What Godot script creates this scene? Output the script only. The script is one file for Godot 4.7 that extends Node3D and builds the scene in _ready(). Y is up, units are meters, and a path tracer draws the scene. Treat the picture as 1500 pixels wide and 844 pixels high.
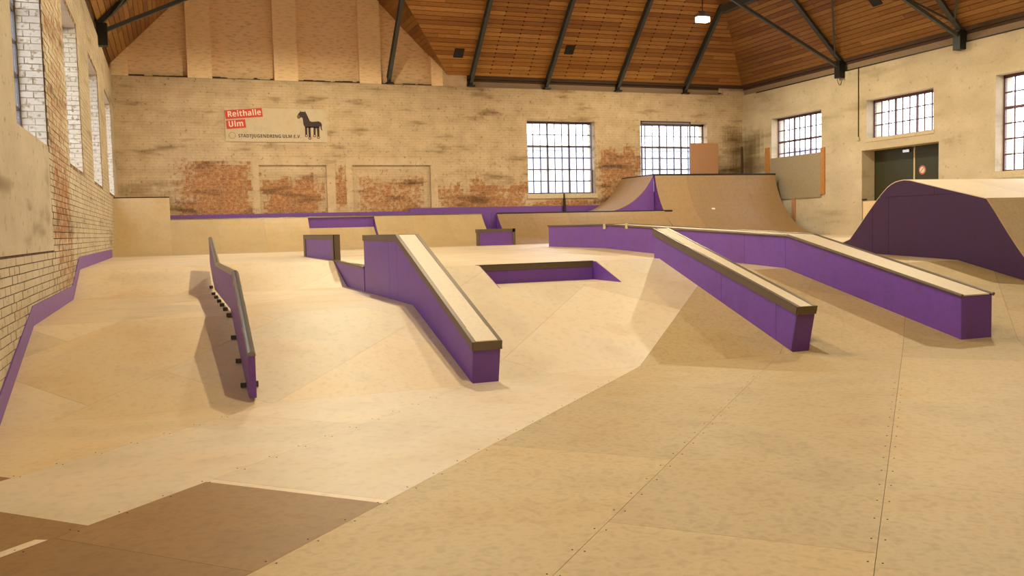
extends Node3D
# Indoor skatepark in an old brick riding hall. Eye at 1.48 m above the main floor; the hall runs along -z.

const XL := -1.354        # side wall with the tall windows beside the camera
const XR := 20.35         # far side wall with the door
const ZB := -29.0         # end wall with the banner
const ZF := 6.0           # wall behind the camera
const EAVE := 6.2         # top of the brick walls
const ROOF := 6.56        # planked ceiling where it meets the walls
const DECK := 0.99        # upper plywood platform
const MID := 0.60         # middle platform

var rng := RandomNumberGenerator.new()
var M := {}
var box_mesh: ArrayMesh
var used := {}

func _ready() -> void:
	rng.seed = 7
	var cam := Camera3D.new()
	cam.name = "camera"
	add_child(cam)
	cam.transform = Transform3D(Basis(Vector3(0.93481, -0.02484, 0.35428), Vector3(0.04684, 0.99746, -0.05365), Vector3(-0.35205, 0.06675, 0.9336)), Vector3(0, 1.48, 0))
	cam.keep_aspect = Camera3D.KEEP_HEIGHT
	cam.fov = 35.3805
	cam.near = 0.05
	cam.far = 300.0
	cam.current = true
	var we := WorldEnvironment.new()
	we.name = "world_environment"
	var env := Environment.new()
	var sky := Sky.new()
	var sm := ProceduralSkyMaterial.new()
	sm.sky_top_color = Color(0.86, 0.9, 1.0)
	sm.sky_horizon_color = Color(0.95, 0.96, 1.0)
	sm.ground_bottom_color = Color(0.42, 0.42, 0.42)
	sm.ground_horizon_color = Color(0.6, 0.6, 0.62)
	sm.sky_energy_multiplier = 2.6
	sm.ground_energy_multiplier = 1.4
	sky.sky_material = sm
	env.background_mode = Environment.BG_SKY
	env.sky = sky
	env.tonemap_mode = Environment.TONE_MAPPER_LINEAR
	env.tonemap_exposure = 1.04
	env.sdfgi_enabled = true
	env.ssao_enabled = true
	env.ssil_enabled = true
	we.environment = env
	add_child(we)
	make_materials()
	make_lamps()
	make_walls()
	make_roof()
	make_windows()
	make_door()
	make_floor()
	make_ramps()
	make_ledges()
	make_banner()
	make_small_things()
	make_outside()

# ------------------------------------------------------------------ helpers
func numbered(n: String) -> String:
	if not used.has(n):
		used[n] = 0
		return n
	used[n] += 1
	return "%s_%03d" % [n, used[n]]

func thing(called: String, label: String, category: String, group := "", kind := "") -> Node3D:
	var o := Node3D.new()
	o.name = numbered(called)
	add_child(o, true)
	o.set_meta("label", label)
	o.set_meta("category", category)
	if group != "": o.set_meta("group", group)
	if kind != "": o.set_meta("kind", kind)
	return o

func obj(called: String, mesh: Mesh, mat: Material, parent: Node3D, label := "", kind := "") -> MeshInstance3D:
	var o := MeshInstance3D.new()
	o.name = called
	o.mesh = mesh
	o.material_override = mat
	parent.add_child(o, true)
	if label != "": o.set_meta("label", label)
	if kind != "": o.set_meta("kind", kind)
	return o

func build(called: String, st: SurfaceTool, mat: Material, parent: Node3D, label := "", kind := "") -> MeshInstance3D:
	return obj(called, st.commit(), mat, parent, label, kind)

func newst() -> SurfaceTool:
	var st := SurfaceTool.new()
	st.begin(Mesh.PRIMITIVE_TRIANGLES)
	return st

func tri(st: SurfaceTool, a: Vector3, b: Vector3, c: Vector3, n: Vector3) -> void:
	if (b - a).cross(c - a).dot(n) > 0.0:
		var t := b
		b = c
		c = t
	st.set_normal(n); st.add_vertex(a)
	st.set_normal(n); st.add_vertex(b)
	st.set_normal(n); st.add_vertex(c)

func quad(st: SurfaceTool, a: Vector3, b: Vector3, c: Vector3, d: Vector3, n: Vector3) -> void:
	tri(st, a, b, c, n)
	tri(st, a, c, d, n)

func hexa(st: SurfaceTool, p: Array) -> void:   # p: 4 corners of one face, then the 4 opposite ones
	var mid := Vector3.ZERO
	for v in p: mid += v
	mid /= 8.0
	for f in [[0, 1, 2, 3], [4, 5, 6, 7], [0, 1, 5, 4], [1, 2, 6, 5], [2, 3, 7, 6], [3, 0, 4, 7]]:
		var n: Vector3 = (p[f[2]] - p[f[0]]).cross(p[f[3]] - p[f[1]]).normalized()
		if n.dot((p[f[0]] + p[f[2]]) * 0.5 - mid) < 0.0: n = -n
		quad(st, p[f[0]], p[f[1]], p[f[2]], p[f[3]], n)

func abox(st: SurfaceTool, a: Vector3, b: Vector3) -> void:   # axis-aligned box between two corners
	hexa(st, [Vector3(a.x, a.y, a.z), Vector3(b.x, a.y, a.z), Vector3(b.x, b.y, a.z), Vector3(a.x, b.y, a.z), Vector3(a.x, a.y, b.z), Vector3(b.x, a.y, b.z), Vector3(b.x, b.y, b.z), Vector3(a.x, b.y, b.z)])

func bar(st: SurfaceTool, a: Vector3, b: Vector3, w: float, h: float, up := Vector3.UP) -> void:   # beam of section w x h from a to b
	var d := (b - a).normalized()
	var s := d.cross(up).normalized() * w * 0.5
	var t := s.cross(d).normalized() * h * 0.5
	hexa(st, [a - s - t, a + s - t, a + s + t, a - s + t, b - s - t, b + s - t, b + s + t, b - s + t])

func tube(st: SurfaceTool, pts: Array, r: float, n := 8) -> void:
	for i in pts.size() - 1:
		var a: Vector3 = pts[i]
		var b: Vector3 = pts[i + 1]
		var d := (b - a).normalized()
		var s := d.cross(Vector3.UP if absf(d.y) < 0.9 else Vector3.RIGHT).normalized()
		var t := d.cross(s)
		for k in n:
			var a0 := TAU * k / n
			var a1 := TAU * (k + 1) / n
			var o0 := s * cos(a0) + t * sin(a0)
			var o1 := s * cos(a1) + t * sin(a1)
			quad(st, a + o0 * r, a + o1 * r, b + o1 * r, b + o0 * r, (o0 + o1).normalized())
			tri(st, a, a + o0 * r, a + o1 * r, -d)
			tri(st, b, b + o0 * r, b + o1 * r, d)

func extrude(st: SurfaceTool, poly: PackedVector2Array, to3: Callable, d: Vector3) -> void:   # a flat outline given thickness d
	var idx := Geometry2D.triangulate_polygon(poly)
	var p := []
	for q in poly: p.append(to3.call(q))
	var n := d.normalized()
	for i in range(0, idx.size(), 3):
		tri(st, p[idx[i]], p[idx[i + 1]], p[idx[i + 2]], -n)
		tri(st, p[idx[i]] + d, p[idx[i + 1]] + d, p[idx[i + 2]] + d, n)
	var cw := Geometry2D.is_polygon_clockwise(poly)
	for i in poly.size():
		var j := (i + 1) % poly.size()
		var e := poly[j] - poly[i]
		var o2 := Vector2(e.y, -e.x) if not cw else Vector2(-e.y, e.x)
		var mid: Vector3 = (p[i] + p[j]) * 0.5
		var tip: Vector3 = to3.call((poly[i] + poly[j]) * 0.5 + o2.normalized() * 0.01)
		var out: Vector3 = (p[j] - p[i]).cross(d).normalized()
		if out.dot(tip - mid) < 0.0: out = -out
		quad(st, p[i], p[j], p[j] + d, p[i] + d, out)

func zy(st: SurfaceTool, poly: PackedVector2Array, x0: float, x1: float) -> void:   # outline in (z, y) between two x
	extrude(st, poly, func(q): return Vector3(x0, q.y, q.x), Vector3(x1 - x0, 0, 0))

func xy(st: SurfaceTool, poly: PackedVector2Array, z0: float, z1: float) -> void:
	extrude(st, poly, func(q): return Vector3(q.x, q.y, z0), Vector3(0, 0, z1 - z0))

func band(path: PackedVector2Array, dx: float, dy: float) -> PackedVector2Array:   # the strip between a path and the same path moved
	var p := path.duplicate()
	for i in range(path.size() - 1, -1, -1): p.append(path[i] + Vector2(dx, dy))
	return p

func pv(a: Array) -> PackedVector2Array:
	var p := PackedVector2Array()
	for i in range(0, a.size(), 2): p.append(Vector2(a[i], a[i + 1]))
	return p

func rect(a: float, b: float, c: float, d: float) -> PackedVector2Array:
	return pv([a, b, c, b, c, d, a, d])

# ------------------------------------------------------------------ materials
func noise_tex(freq: float, ramp: Array, s: int, w := 512, h := 512, kind := FastNoiseLite.TYPE_SIMPLEX, octaves := 4) -> NoiseTexture2D:
	var n := FastNoiseLite.new()
	n.noise_type = kind
	n.seed = s
	n.frequency = freq
	n.fractal_octaves = octaves
	var t := NoiseTexture2D.new()
	t.width = w
	t.height = h
	t.seamless = true
	t.noise = n
	var g := Gradient.new()
	g.offsets = PackedFloat32Array([])
	var offs := PackedFloat32Array()
	var cols := PackedColorArray()
	for k in ramp:
		offs.append(k[0])
		cols.append(k[1])
	g.offsets = offs
	g.colors = cols
	t.color_ramp = g
	return t

func grey(v: float) -> Color: return Color(v, v, v)

func mat(c: Color, rough := 0.6, metal := 0.0) -> StandardMaterial3D:
	var m := StandardMaterial3D.new()
	m.albedo_color = c
	m.roughness = rough
	m.metallic = metal
	return m

func tri_mat(c: Color, rough: float, tex: Texture2D, sc: Vector3, stain: Texture2D = null, sc2 := Vector3.ONE) -> StandardMaterial3D:
	var m := mat(c, rough)
	m.albedo_texture = tex
	m.uv1_triplanar = true
	m.uv1_world_triplanar = true
	m.uv1_scale = sc
	if stain:
		m.detail_enabled = true
		m.detail_albedo = stain
		m.detail_blend_mode = BaseMaterial3D.BLEND_MODE_MUL
		m.detail_uv_layer = BaseMaterial3D.DETAIL_UV_2
		m.uv2_triplanar = true
		m.uv2_world_triplanar = true
		m.uv2_scale = sc2
	return m

func rgb(r: int, g: int, b: int) -> Color: return Color8(r, g, b)

func make_materials() -> void:
	var fleck := noise_tex(0.03, [[0.0, grey(0.93)], [0.35, grey(0.985)], [0.6, grey(1.0)], [1.0, grey(0.965)]], 3)
	var worn := noise_tex(0.022, [[0.0, Color(0.90, 0.885, 0.85)], [0.3, Color(0.95, 0.945, 0.93)], [0.55, grey(1.0)], [0.8, Color(0.97, 0.96, 0.93)], [1.0, Color(0.92, 0.90, 0.86)]], 5, 1024, 1024, FastNoiseLite.TYPE_SIMPLEX, 5)
	var cloud := noise_tex(0.008, [[0.0, Color(0.95, 0.94, 0.92)], [0.4, grey(1.0)], [0.7, Color(1.0, 0.985, 0.955)], [1.0, Color(0.96, 0.925, 0.87)]], 9)
	var grain := noise_tex(0.02, [[0.0, Color(0.8, 0.74, 0.66)], [0.4, grey(0.98)], [0.6, grey(1.0)], [1.0, Color(0.86, 0.8, 0.72)]], 11)
	# plywood in the tones that the park's sheets have
	M.light = []
	M.tan = []
	M.dark = []
	M.brown = []
	M.ramp = []
	M.ramp_tan = []
	M.mid = []
	for k in 4:
		var f := 1.0 - 0.018 * k
		M.light.append(tri_mat(Color(0.905 * f, 0.825 * f, 0.70 * f), 0.5, fleck, Vector3.ONE * 0.4, cloud, Vector3.ONE * 0.13))
		M.tan.append(tri_mat(Color(0.90 * f, 0.80 * f, 0.63 * f), 0.5, fleck, Vector3.ONE * 0.55, cloud, Vector3.ONE * 0.15))
		M.dark.append(tri_mat(Color(0.775 * f, 0.67 * f, 0.475 * f), 0.55, worn, Vector3.ONE * 0.36, cloud, Vector3.ONE * 0.17))
		M.brown.append(tri_mat(Color(0.61 * f, 0.465 * f, 0.275 * f), 0.55, worn, Vector3.ONE * 0.33, cloud, Vector3.ONE * 0.2))
		M.mid.append(tri_mat(Color(0.905 * f, 0.815 * f, 0.665 * f), 0.5, fleck, Vector3.ONE * 0.4, cloud, Vector3.ONE * 0.14))
		M.ramp_tan.append(tri_mat(Color(0.765 * f, 0.66 * f, 0.485 * f), 0.5, fleck, Vector3.ONE * 0.35, cloud, Vector3.ONE * 0.19))
		M.ramp.append(tri_mat(Color(0.63 * f, 0.515 * f, 0.37 * f), 0.5, worn, Vector3.ONE * 0.3, cloud, Vector3.ONE * 0.21))
	M.deck = tri_mat(Color(0.88, 0.80, 0.675), 0.5, fleck, Vector3.ONE * 0.7)
	M.dirt = mat(Color(0.25, 0.18, 0.12), 0.95)  # plain dark brown of the uneven blocks on the gable bay ledges
	M.nail = mat(Color(0.22, 0.11, 0.04), 0.8)
	M.rail_steel = mat(Color(0.50, 0.49, 0.46), 0.3, 0.5)
	M.under = mat(Color(0.2, 0.15, 0.1), 0.9)
	M.purple = []
	for k in 3:
		var f := 1.0 - 0.04 * k
		M.purple.append(tri_mat(Color(0.455 * f, 0.28 * f, 0.635 * f), 0.45, fleck, Vector3.ONE * 0.5, cloud, Vector3.ONE * 0.3))
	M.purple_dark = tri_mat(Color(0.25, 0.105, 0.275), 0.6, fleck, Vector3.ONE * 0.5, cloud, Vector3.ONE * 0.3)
	M.steel = tri_mat(Color(0.42, 0.36, 0.29), 0.42, worn, Vector3.ONE * 1.5)
	M.steel.metallic = 0.3
	M.shiny = mat(Color(0.72, 0.70, 0.66), 0.25, 0.9)
	M.iron = mat(Color(0.12, 0.12, 0.11), 0.5, 0.3)
	M.beam = tri_mat(Color(0.27, 0.28, 0.27), 0.6, fleck, Vector3.ONE * 0.8)
	M.plank = []
	M.plank_z = []
	for c in [Color(0.70, 0.49, 0.235), Color(0.66, 0.45, 0.21), Color(0.76, 0.55, 0.28), Color(0.60, 0.39, 0.17), Color(0.72, 0.51, 0.25), Color(0.68, 0.46, 0.20)]:
		M.plank.append(tri_mat(c * 0.97, 0.6, grain, Vector3(0.25, 2.5, 2.5)))
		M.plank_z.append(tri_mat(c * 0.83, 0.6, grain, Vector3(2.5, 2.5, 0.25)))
	M.roof = tri_mat(Color(0.60, 0.40, 0.19), 0.7, grain, Vector3(0.4, 1, 1))
	M.plate_pale = tri_mat(Color(0.62, 0.52, 0.42), 0.85, worn, Vector3.ONE * 0.5)
	M.plate = tri_mat(Color(0.30, 0.21, 0.14), 0.8, worn, Vector3.ONE * 0.5)
	M.frame = mat(Color(0.33, 0.30, 0.29), 0.5)
	M.frame_red = mat(Color(0.37, 0.25, 0.24), 0.5)
	M.glass = mat(Color(0.95, 0.97, 1.0, 0.06), 0.05)
	M.glass.transparency = BaseMaterial3D.TRANSPARENCY_ALPHA
	M.sill = tri_mat(Color(0.80, 0.74, 0.62), 0.8, worn, Vector3.ONE * 0.4)
	M.door = tri_mat(Color(0.185, 0.19, 0.085), 0.5, fleck, Vector3.ONE * 0.5)
	M.board = tri_mat(Color(0.62, 0.56, 0.45), 0.75, worn, Vector3.ONE * 0.35)
	M.batten = tri_mat(Color(0.72, 0.50, 0.24), 0.6, grain, Vector3(2, 0.4, 2))
	M.mdf = tri_mat(Color(0.70, 0.51, 0.35), 0.7, fleck, Vector3.ONE * 0.8)
	M.red = mat(Color(0.76, 0.20, 0.14), 0.6)
	M.print_white = mat(Color(0.88, 0.82, 0.74), 0.7)
	M.print_dark = mat(Color(0.20, 0.17, 0.19), 0.7)
	M.horse = mat(Color(0.20, 0.14, 0.13), 0.7)
	M.horse_light = mat(Color(0.42, 0.34, 0.25), 0.7)
	M.banner = tri_mat(Color(0.775, 0.71, 0.60), 0.7, cloud, Vector3.ONE * 0.4)
	M.white = mat(Color(0.9, 0.9, 0.88), 0.6)
	M.lamp_body = mat(Color(0.5, 0.5, 0.5), 0.4, 0.4)
	var glow := mat(Color(1, 0.95, 0.85), 0.4)
	glow.emission_enabled = true
	glow.emission = Color(1.0, 0.93, 0.78)
	glow.emission_energy_multiplier = 14.0
	M.glow = glow
	make_wall_textures()
	var st := newst()
	abox(st, Vector3(-0.5, -0.5, -0.5), Vector3(0.5, 0.5, 0.5))
	box_mesh = st.commit()

# A painted masonry wall as one picture laid over the wall: limewash, grey dirt, and patches where the paint has come off.
# patches: [s0, y0, s1, y1, strength, kind]  kind 0 bare orange brick, 1 dark soot, 2 pale render
func wall_pictures(w: int, h: int, s0: float, s1: float, y1: float, sgn: float, patches: Array, s: int, base: Color, dirt: float) -> Array:
	var n1 := FastNoiseLite.new()
	n1.seed = s; n1.frequency = 0.02; n1.fractal_octaves = 5
	var n2 := FastNoiseLite.new()
	n2.seed = s + 1; n2.frequency = 0.09; n2.fractal_octaves = 3
	var n3 := FastNoiseLite.new()
	n3.seed = s + 2; n3.frequency = 0.3; n3.fractal_octaves = 2
	var big := n1.get_image(w, h, false, false, false).get_data()
	var med := n2.get_image(w, h, false, false, false).get_data()
	var fin := n3.get_image(w, h, false, false, false).get_data()
	var ns := FastNoiseLite.new()
	ns.seed = s + 3; ns.frequency = 0.03; ns.fractal_octaves = 4
	var si := ns.get_image(w / 5, h, false, false, false)
	si.resize(w, h, Image.INTERPOLATE_CUBIC)
	var str := si.get_data()
	# patch strengths on a coarse grid
	var gw := w / 8
	var gh := h / 8
	var bare := PackedFloat32Array()
	var soot := PackedFloat32Array()
	var pale := PackedFloat32Array()
	bare.resize(gw * gh); soot.resize(gw * gh); pale.resize(gw * gh)
	for gy in gh:
		var y: float = y1 * (1.0 - (gy + 0.5) / gh)
		for gx in gw:
			var p: float = s0 + (s1 - s0) * (gx + 0.5) / gw
			for q in patches:
				var e: float = minf(minf(p - q[0], q[2] - p), minf(y - q[1], q[3] - y))
				e += (big[(gy * 8 + 4) * w + gx * 8 + 4] / 255.0 - 0.5) * 1.1
				var f: float = (smoothstep(-0.35, 0.55, e) if q[5] != 1 else smoothstep(-0.7, 1.5, e) * 1.15) * q[4]
				if f <= 0.0: continue
				var at := gy * gw + gx
				if q[5] == 0: bare[at] = maxf(bare[at], f)
				elif q[5] == 1: soot[at] = maxf(soot[at], f)
				else: pale[at] = maxf(pale[at], f)
	var a := PackedByteArray()
	var b := PackedByteArray()
	var c := PackedByteArray()
	c.resize(w * h * 3)
	a.resize(w * h * 3)
	b.resize(w * h * 3)
	var o := 0
	var i := 0
	var br := base.r * 255.0
	var bg := base.g * 255.0
	var bb := base.b * 255.0
	for y in h:
		var row := (y >> 3) * gw
		for x in w:
			var g := row + (x >> 3)
			var v1 := big[i] / 255.0
			var v2 := med[i] / 255.0
			var v3 := fin[i] / 255.0
			var v4 := str[i] / 255.0
			var k := 0.86 + 0.14 * v1 - 0.05 * v3 + 0.10 * v4
			if v4 < 0.34: k -= (0.34 - v4) * 1.1 * dirt
			var spot := v2 * 0.6 + v3 * 0.4
			if spot < 0.33: k -= (0.33 - spot) * 3.0 * dirt
			if soot[g] > 0.0: k *= 1.0 - clampf(soot[g] * 0.9 - v1 * 0.35 - v4 * 0.35 + 0.08, 0.0, 0.42)
			var r := br * k
			var gg := bg * (k * 0.99 + (k - 0.97) * 0.12)
			var bl := bb * (k * 0.985 + (k - 0.97) * 0.35)
			if pale[g] > 0.0 and pale[g] > v2 * 0.9:
				r = 190.0 * k; gg = 182.0 * k; bl = 168.0 * k
			a[o] = int(clampf(r, 0, 255)); a[o + 1] = int(clampf(gg, 0, 255)); a[o + 2] = int(clampf(bl, 0, 255))
			var m := bare[g]
			if m > 0.0:
				var t := clampf((m - (v1 * 0.30 + v2 * 0.25 + v3 * 0.20 + v4 * 0.25)) * 4.5 + 0.1, 0.0, 0.9)
				if t > 0.0:
					var q := 0.78 + 0.45 * v3 - 0.2 * v1
					var y2 := clampf(v2 * 2.4 - 0.85, 0.0, 1.0)
					if v4 < 0.40: q *= 1.0 - (0.40 - v4) * 1.6
					r = lerpf(r, lerpf(168.0, 204.0, y2) * q, t); gg = lerpf(gg, lerpf(108.0, 158.0, y2) * q, t); bl = lerpf(bl, lerpf(66.0, 108.0, y2) * q, t)
			var mo := clampf(v2 * 3.2 - 1.15, 0.0, 1.0)
			c[o] = int(lerpf(a[o], clampf(r, 0, 255), mo)); c[o + 1] = int(lerpf(a[o + 1], clampf(gg, 0, 255), mo)); c[o + 2] = int(lerpf(a[o + 2], clampf(bl, 0, 255), mo))
			b[o] = int(clampf(r, 0, 255)); b[o + 1] = int(clampf(gg, 0, 255)); b[o + 2] = int(clampf(bl, 0, 255))
			o += 3
			i += 1
	var ia := Image.create_from_data(w, h, false, Image.FORMAT_RGB8, a)
	var ib := Image.create_from_data(w, h, false, Image.FORMAT_RGB8, b)
	var ic := Image.create_from_data(w, h, false, Image.FORMAT_RGB8, c)
	var bed := wall_mat(ic, s0, s1, y1, sgn)
	bed.albedo_color = grey(0.92)
	return [wall_mat(ia, s0, s1, y1, sgn), wall_mat(ib, s0, s1, y1, sgn), bed]

func wall_mat(im: Image, s0: float, s1: float, y1: float, sgn: float) -> StandardMaterial3D:
	var m := mat(Color.WHITE, 0.9)
	m.albedo_texture = ImageTexture.create_from_image(im)
	m.uv1_triplanar = true
	m.uv1_world_triplanar = true
	m.uv1_triplanar_sharpness = 8.0
	var L := s1 - s0
	# planes across z read (x, y), planes across x read (-z, y)
	if sgn == 0.0:
		m.uv1_scale = Vector3(1.0 / L, 1.0 / y1, 1.0 / L)
		m.uv1_offset = Vector3(-s0 / L, 0, 0)
	else:   # s is -z
		m.uv1_scale = Vector3(1.0 / L, 1.0 / y1, 1.0 / L)
		m.uv1_offset = Vector3(0, 0, s0 / L)
	return m

var back_patches := [[0.0, 1.7, 2.55, 3.9, 0.66, 0], [0.7, 1.6, 2.6, 3.75, 0.95, 0], [2.6, 1.6, 4.86, 3.35, 0.80, 0], [4.8, 1.6, 5.52, 3.45, 0.9, 0],
	[5.48, 1.6, 8.26, 3.5, 0.64, 0], [6.5, 1.6, 8.2, 2.6, 0.75, 0], [8.28, 1.6, 11.75, 3.0, 0.72, 0], [8.2, 2.45, 11.8, 3.1, 0.95, 0], [8.8, 2.9, 11.5, 4.3, 0.46, 0], [11.5, 1.6, 14.4, 2.7, 0.8, 0],
	[14.1, 1.6, 16.15, 4.5, 0.72, 0], [14.7, 1.6, 16.15, 3.9, 0.9, 0], [8.8, 5.9, 9.7, 7.0, 0.6, 0], [8.5, 4.6, 11.4, 6.0, 0.42, 0], [4.9, 3.4, 8.2, 4.3, 0.45, 0],
	[19.2, 1.5, 21.0, 5.3, 0.75, 1], [18.2, 1.5, 21.0, 4.4, 0.55, 1], [-1.8, 1.5, 0.9, 3.6, 0.5, 1], [0.0, 1.7, 1.15, 2.65, 0.6, 2]]
var left_patches := [[12.3, 0.2, 15.3, 6.4, 0.52, 0], [12.6, 0.8, 15.0, 3.0, 0.66, 0], [9.2, 0.5, 10.3, 1.2, 0.6, 0], [15.0, 0.9, 16.4, 2.4, 0.46, 0], [27.0, 1.2, 29.0, 1.85, 0.7, 0],
	[7.0, -0.2, 10.0, 0.6, 0.4, 1], [11.0, 0.4, 13.4, 3.4, 0.3, 1], [14.9, 2.62, 15.2, 4.0, 0.3, 1]]
var right_patches := [[27.5, 1.5, 29.6, 5.2, 0.75, 1], [26.6, 2.4, 29.6, 4.6, 0.45, 1], [24.2, 4.0, 27.5, 5.8, 0.38, 1], [18.6, 2.6, 20.0, 4.6, 0.36, 1], [23.0, 3.2, 24.8, 4.8, 0.38, 1]]

func make_wall_textures() -> void:
	var cream := Color(0.80, 0.71, 0.575)
	var r := wall_pictures(1600, 512, -1.7, 20.7, 7.2, 0.0, back_patches, 21, cream, 1.0)
	M.back_paint = r[0]
	M.back_brick = r[1]
	M.mortar = r[2]
	r = wall_pictures(1600, 400, -7.0, 30.0, 7.2, 1.0, left_patches, 31, Color(0.775, 0.715, 0.605), 0.8)
	M.left_paint = r[0]
	M.left_brick = r[1]
	r = wall_pictures(1280, 320, -7.0, 30.0, 7.2, 1.0, right_patches, 41, Color(0.80, 0.745, 0.63), 0.4)
	M.right_paint = r[0]
	M.joint = tri_mat(Color(0.74, 0.60, 0.44), 0.95, noise_tex(0.03, [[0.0, grey(0.35)], [0.45, grey(0.6)], [0.75, grey(1.0)], [1.0, grey(1.05)]], 79, 512, 512), Vector3.ONE * 0.3)
	M.joint_dark = tri_mat(Color(0.36, 0.25, 0.15), 0.95, noise_tex(0.04, [[0.0, grey(0.6)], [0.6, grey(1.0)], [1.0, Color(2.0, 2.0, 2.0)]], 82, 256, 256), Vector3.ONE * 0.3)
	M.left_reveal = tri_mat(Color(0.80, 0.765, 0.69), 0.9, noise_tex(0.03, [[0.0, Color(0.6, 0.5, 0.42)], [0.2, Color(0.88, 0.85, 0.8)], [0.4, grey(1.0)], [1.0, grey(0.96)]], 80, 512, 512), Vector3.ONE * 0.5)
	M.gable_bay = tri_mat(Color(0.96, 0.82, 0.64), 0.9, noise_tex(0.03, [[0.0, Color(0.82, 0.79, 0.75)], [0.4, grey(0.97)], [1.0, grey(1.0)]], 84, 512, 512), Vector3(0.18, 0.7, 0.18))
	M.gable = tri_mat(Color(0.98, 0.85, 0.66), 0.9, noise_tex(0.03, [[0.0, Color(0.88, 0.86, 0.83)], [0.4, grey(0.97)], [1.0, grey(1.0)]], 78, 512, 512), Vector3(0.18, 0.7, 0.18))

# ------------------------------------------------------------------ lamps
func make_lamps() -> void:
	var spots := [[15.0, -23.3], [4.0, -23.3], [15.0, -14.0], [4.0, -14.0], [15.0, -4.7], [4.0, -4.7]]
	var say := ["small bright floodlight hanging under the dark truss at the far corner", "floodlight hanging in front of the bricked-up gable bays", "floodlight hanging above the purple jump box", "floodlight hanging over the purple hubba ledge and rail", "floodlight hanging over the bare worn floor by the door side", "floodlight hanging nearest the tall side windows and the camera"]
	for i in spots.size():
		var p := Vector3(spots[i][0], 7.5, spots[i][1])
		var t := thing("hanging_lamp", say[i], "lamp", "floodlights hanging from the trusses")
		t.position = p
		var st := newst()
		abox(st, Vector3(-0.2, 0.03, -0.11), Vector3(0.2, 0.12, 0.11))
		abox(st, Vector3(-0.06, 0.12, -0.05), Vector3(0.06, 0.2, 0.05))
		build("housing", st, M.lamp_body, t)
		st = newst()
		abox(st, Vector3(-0.185, -0.11, -0.1), Vector3(0.185, 0.03, 0.1))
		build("diffuser", st, M.glow, t, "glowing lens of the floodlight")
		st = newst()
		tube(st, [Vector3(0, 0.2, 0), Vector3(0, 1.6, 0)], 0.012, 6)
		build("cable", st, M.iron, t)
		var l := SpotLight3D.new()
		l.name = "lamp_light"
		l.position = Vector3(0, -0.02, 0)
		l.light_color = Color(1.0, 0.94, 0.79)
		l.light_energy = [31.0, 31.0, 34.0, 34.0, 12.0, 29.0][i]
		l.light_size = 0.1
		l.spot_range = 60.0
		l.spot_attenuation = 2.0
		l.spot_angle = 89.5
		l.spot_angle_attenuation = 0.35
		l.rotation.x = -PI / 2
		l.shadow_enabled = true
		t.add_child(l)

# ------------------------------------------------------------------ walls
# wall coordinates: s along the wall (x for the end wall, z for the sides), y up, d into the masonry
func wp(w: int, s: float, y: float, d: float) -> Vector3:
	if w == 0: return Vector3(s, y, ZB - d)
	if w == 1: return Vector3(XL - d, y, s)
	return Vector3(XR + d, y, s)

func slab(st: SurfaceTool, w: int, s0: float, s1: float, y0: float, y1: float, d0: float, d1: float, holes: Array) -> void:
	var ss := [s0, s1]
	var ys := [y0, y1]
	for h in holes:
		for v in [h[0], h[2]]:
			if v > s0 and v < s1 and not ss.has(v): ss.append(v)
		for v in [h[1], h[3]]:
			if v > y0 and v < y1 and not ys.has(v): ys.append(v)
	ss.sort()
	ys.sort()
	for i in ss.size() - 1:
		var run := -1
		for j in ys.size():
			var solid := false
			if j < ys.size() - 1:
				solid = true
				var ms: float = (ss[i] + ss[i + 1]) / 2.0
				var my: float = (ys[j] + ys[j + 1]) / 2.0
				for h in holes:
					if ms > h[0] and ms < h[2] and my > h[1] and my < h[3]: solid = false
			if solid and run < 0: run = j
			if not solid and run >= 0:
				var a: float = ss[i]
				var b: float = ss[i + 1]
				var c: float = ys[run]
				var e: float = ys[j]
				hexa(st, [wp(w, a, c, d0), wp(w, b, c, d0), wp(w, b, e, d0), wp(w, a, e, d0), wp(w, a, c, d1), wp(w, b, c, d1), wp(w, b, e, d1), wp(w, a, e, d1)])
				run = -1

# running-bond bricks on a wall face; avoid: rectangles without bricks; the most visible ones are parts, the rest one part
func bricks(parent: Node3D, w: int, s0: float, s1: float, y0: float, y1: float, d: float, avoid: Array, m: Material, score: Callable, proud: Callable, list: Array) -> void:
	var ch := 0.0825
	var bl := 0.262
	var row := int(floor(y0 / ch))
	while row * ch < y1 - 0.03:
		var yb := row * ch
		var cuts := []
		for a in avoid:
			if a[1] < yb + ch * 0.8 and a[3] > yb + ch * 0.2: cuts.append([a[0], a[2]])
		var s := s0 - (bl * 0.5 if row % 2 else 0.0) - 0.01
		while s < s1:
			var a := maxf(s, s0)
			var b := minf(s + bl, s1)
			var pieces := [[a, b]]
			for c in cuts:
				var nxt := []
				for p in pieces:
					if c[1] <= p[0] or c[0] >= p[1]: nxt.append(p)
					else:
						if c[0] - p[0] > 0.03: nxt.append([p[0], c[0]])
						if p[1] - c[1] > 0.03: nxt.append([c[1], p[1]])
				pieces = nxt
			for p in pieces:
				if p[1] - p[0] < 0.04 or yb < y0 - 0.01: continue
				var pr: float = proud.call((p[0] + p[1]) * 0.5, yb)
				list.append([score.call((p[0] + p[1]) * 0.5, yb), w, p[0] + 0.005, p[1] - 0.005, yb + 0.005, yb + ch - 0.005, d, pr])
			s += bl
		row += 1

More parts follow.
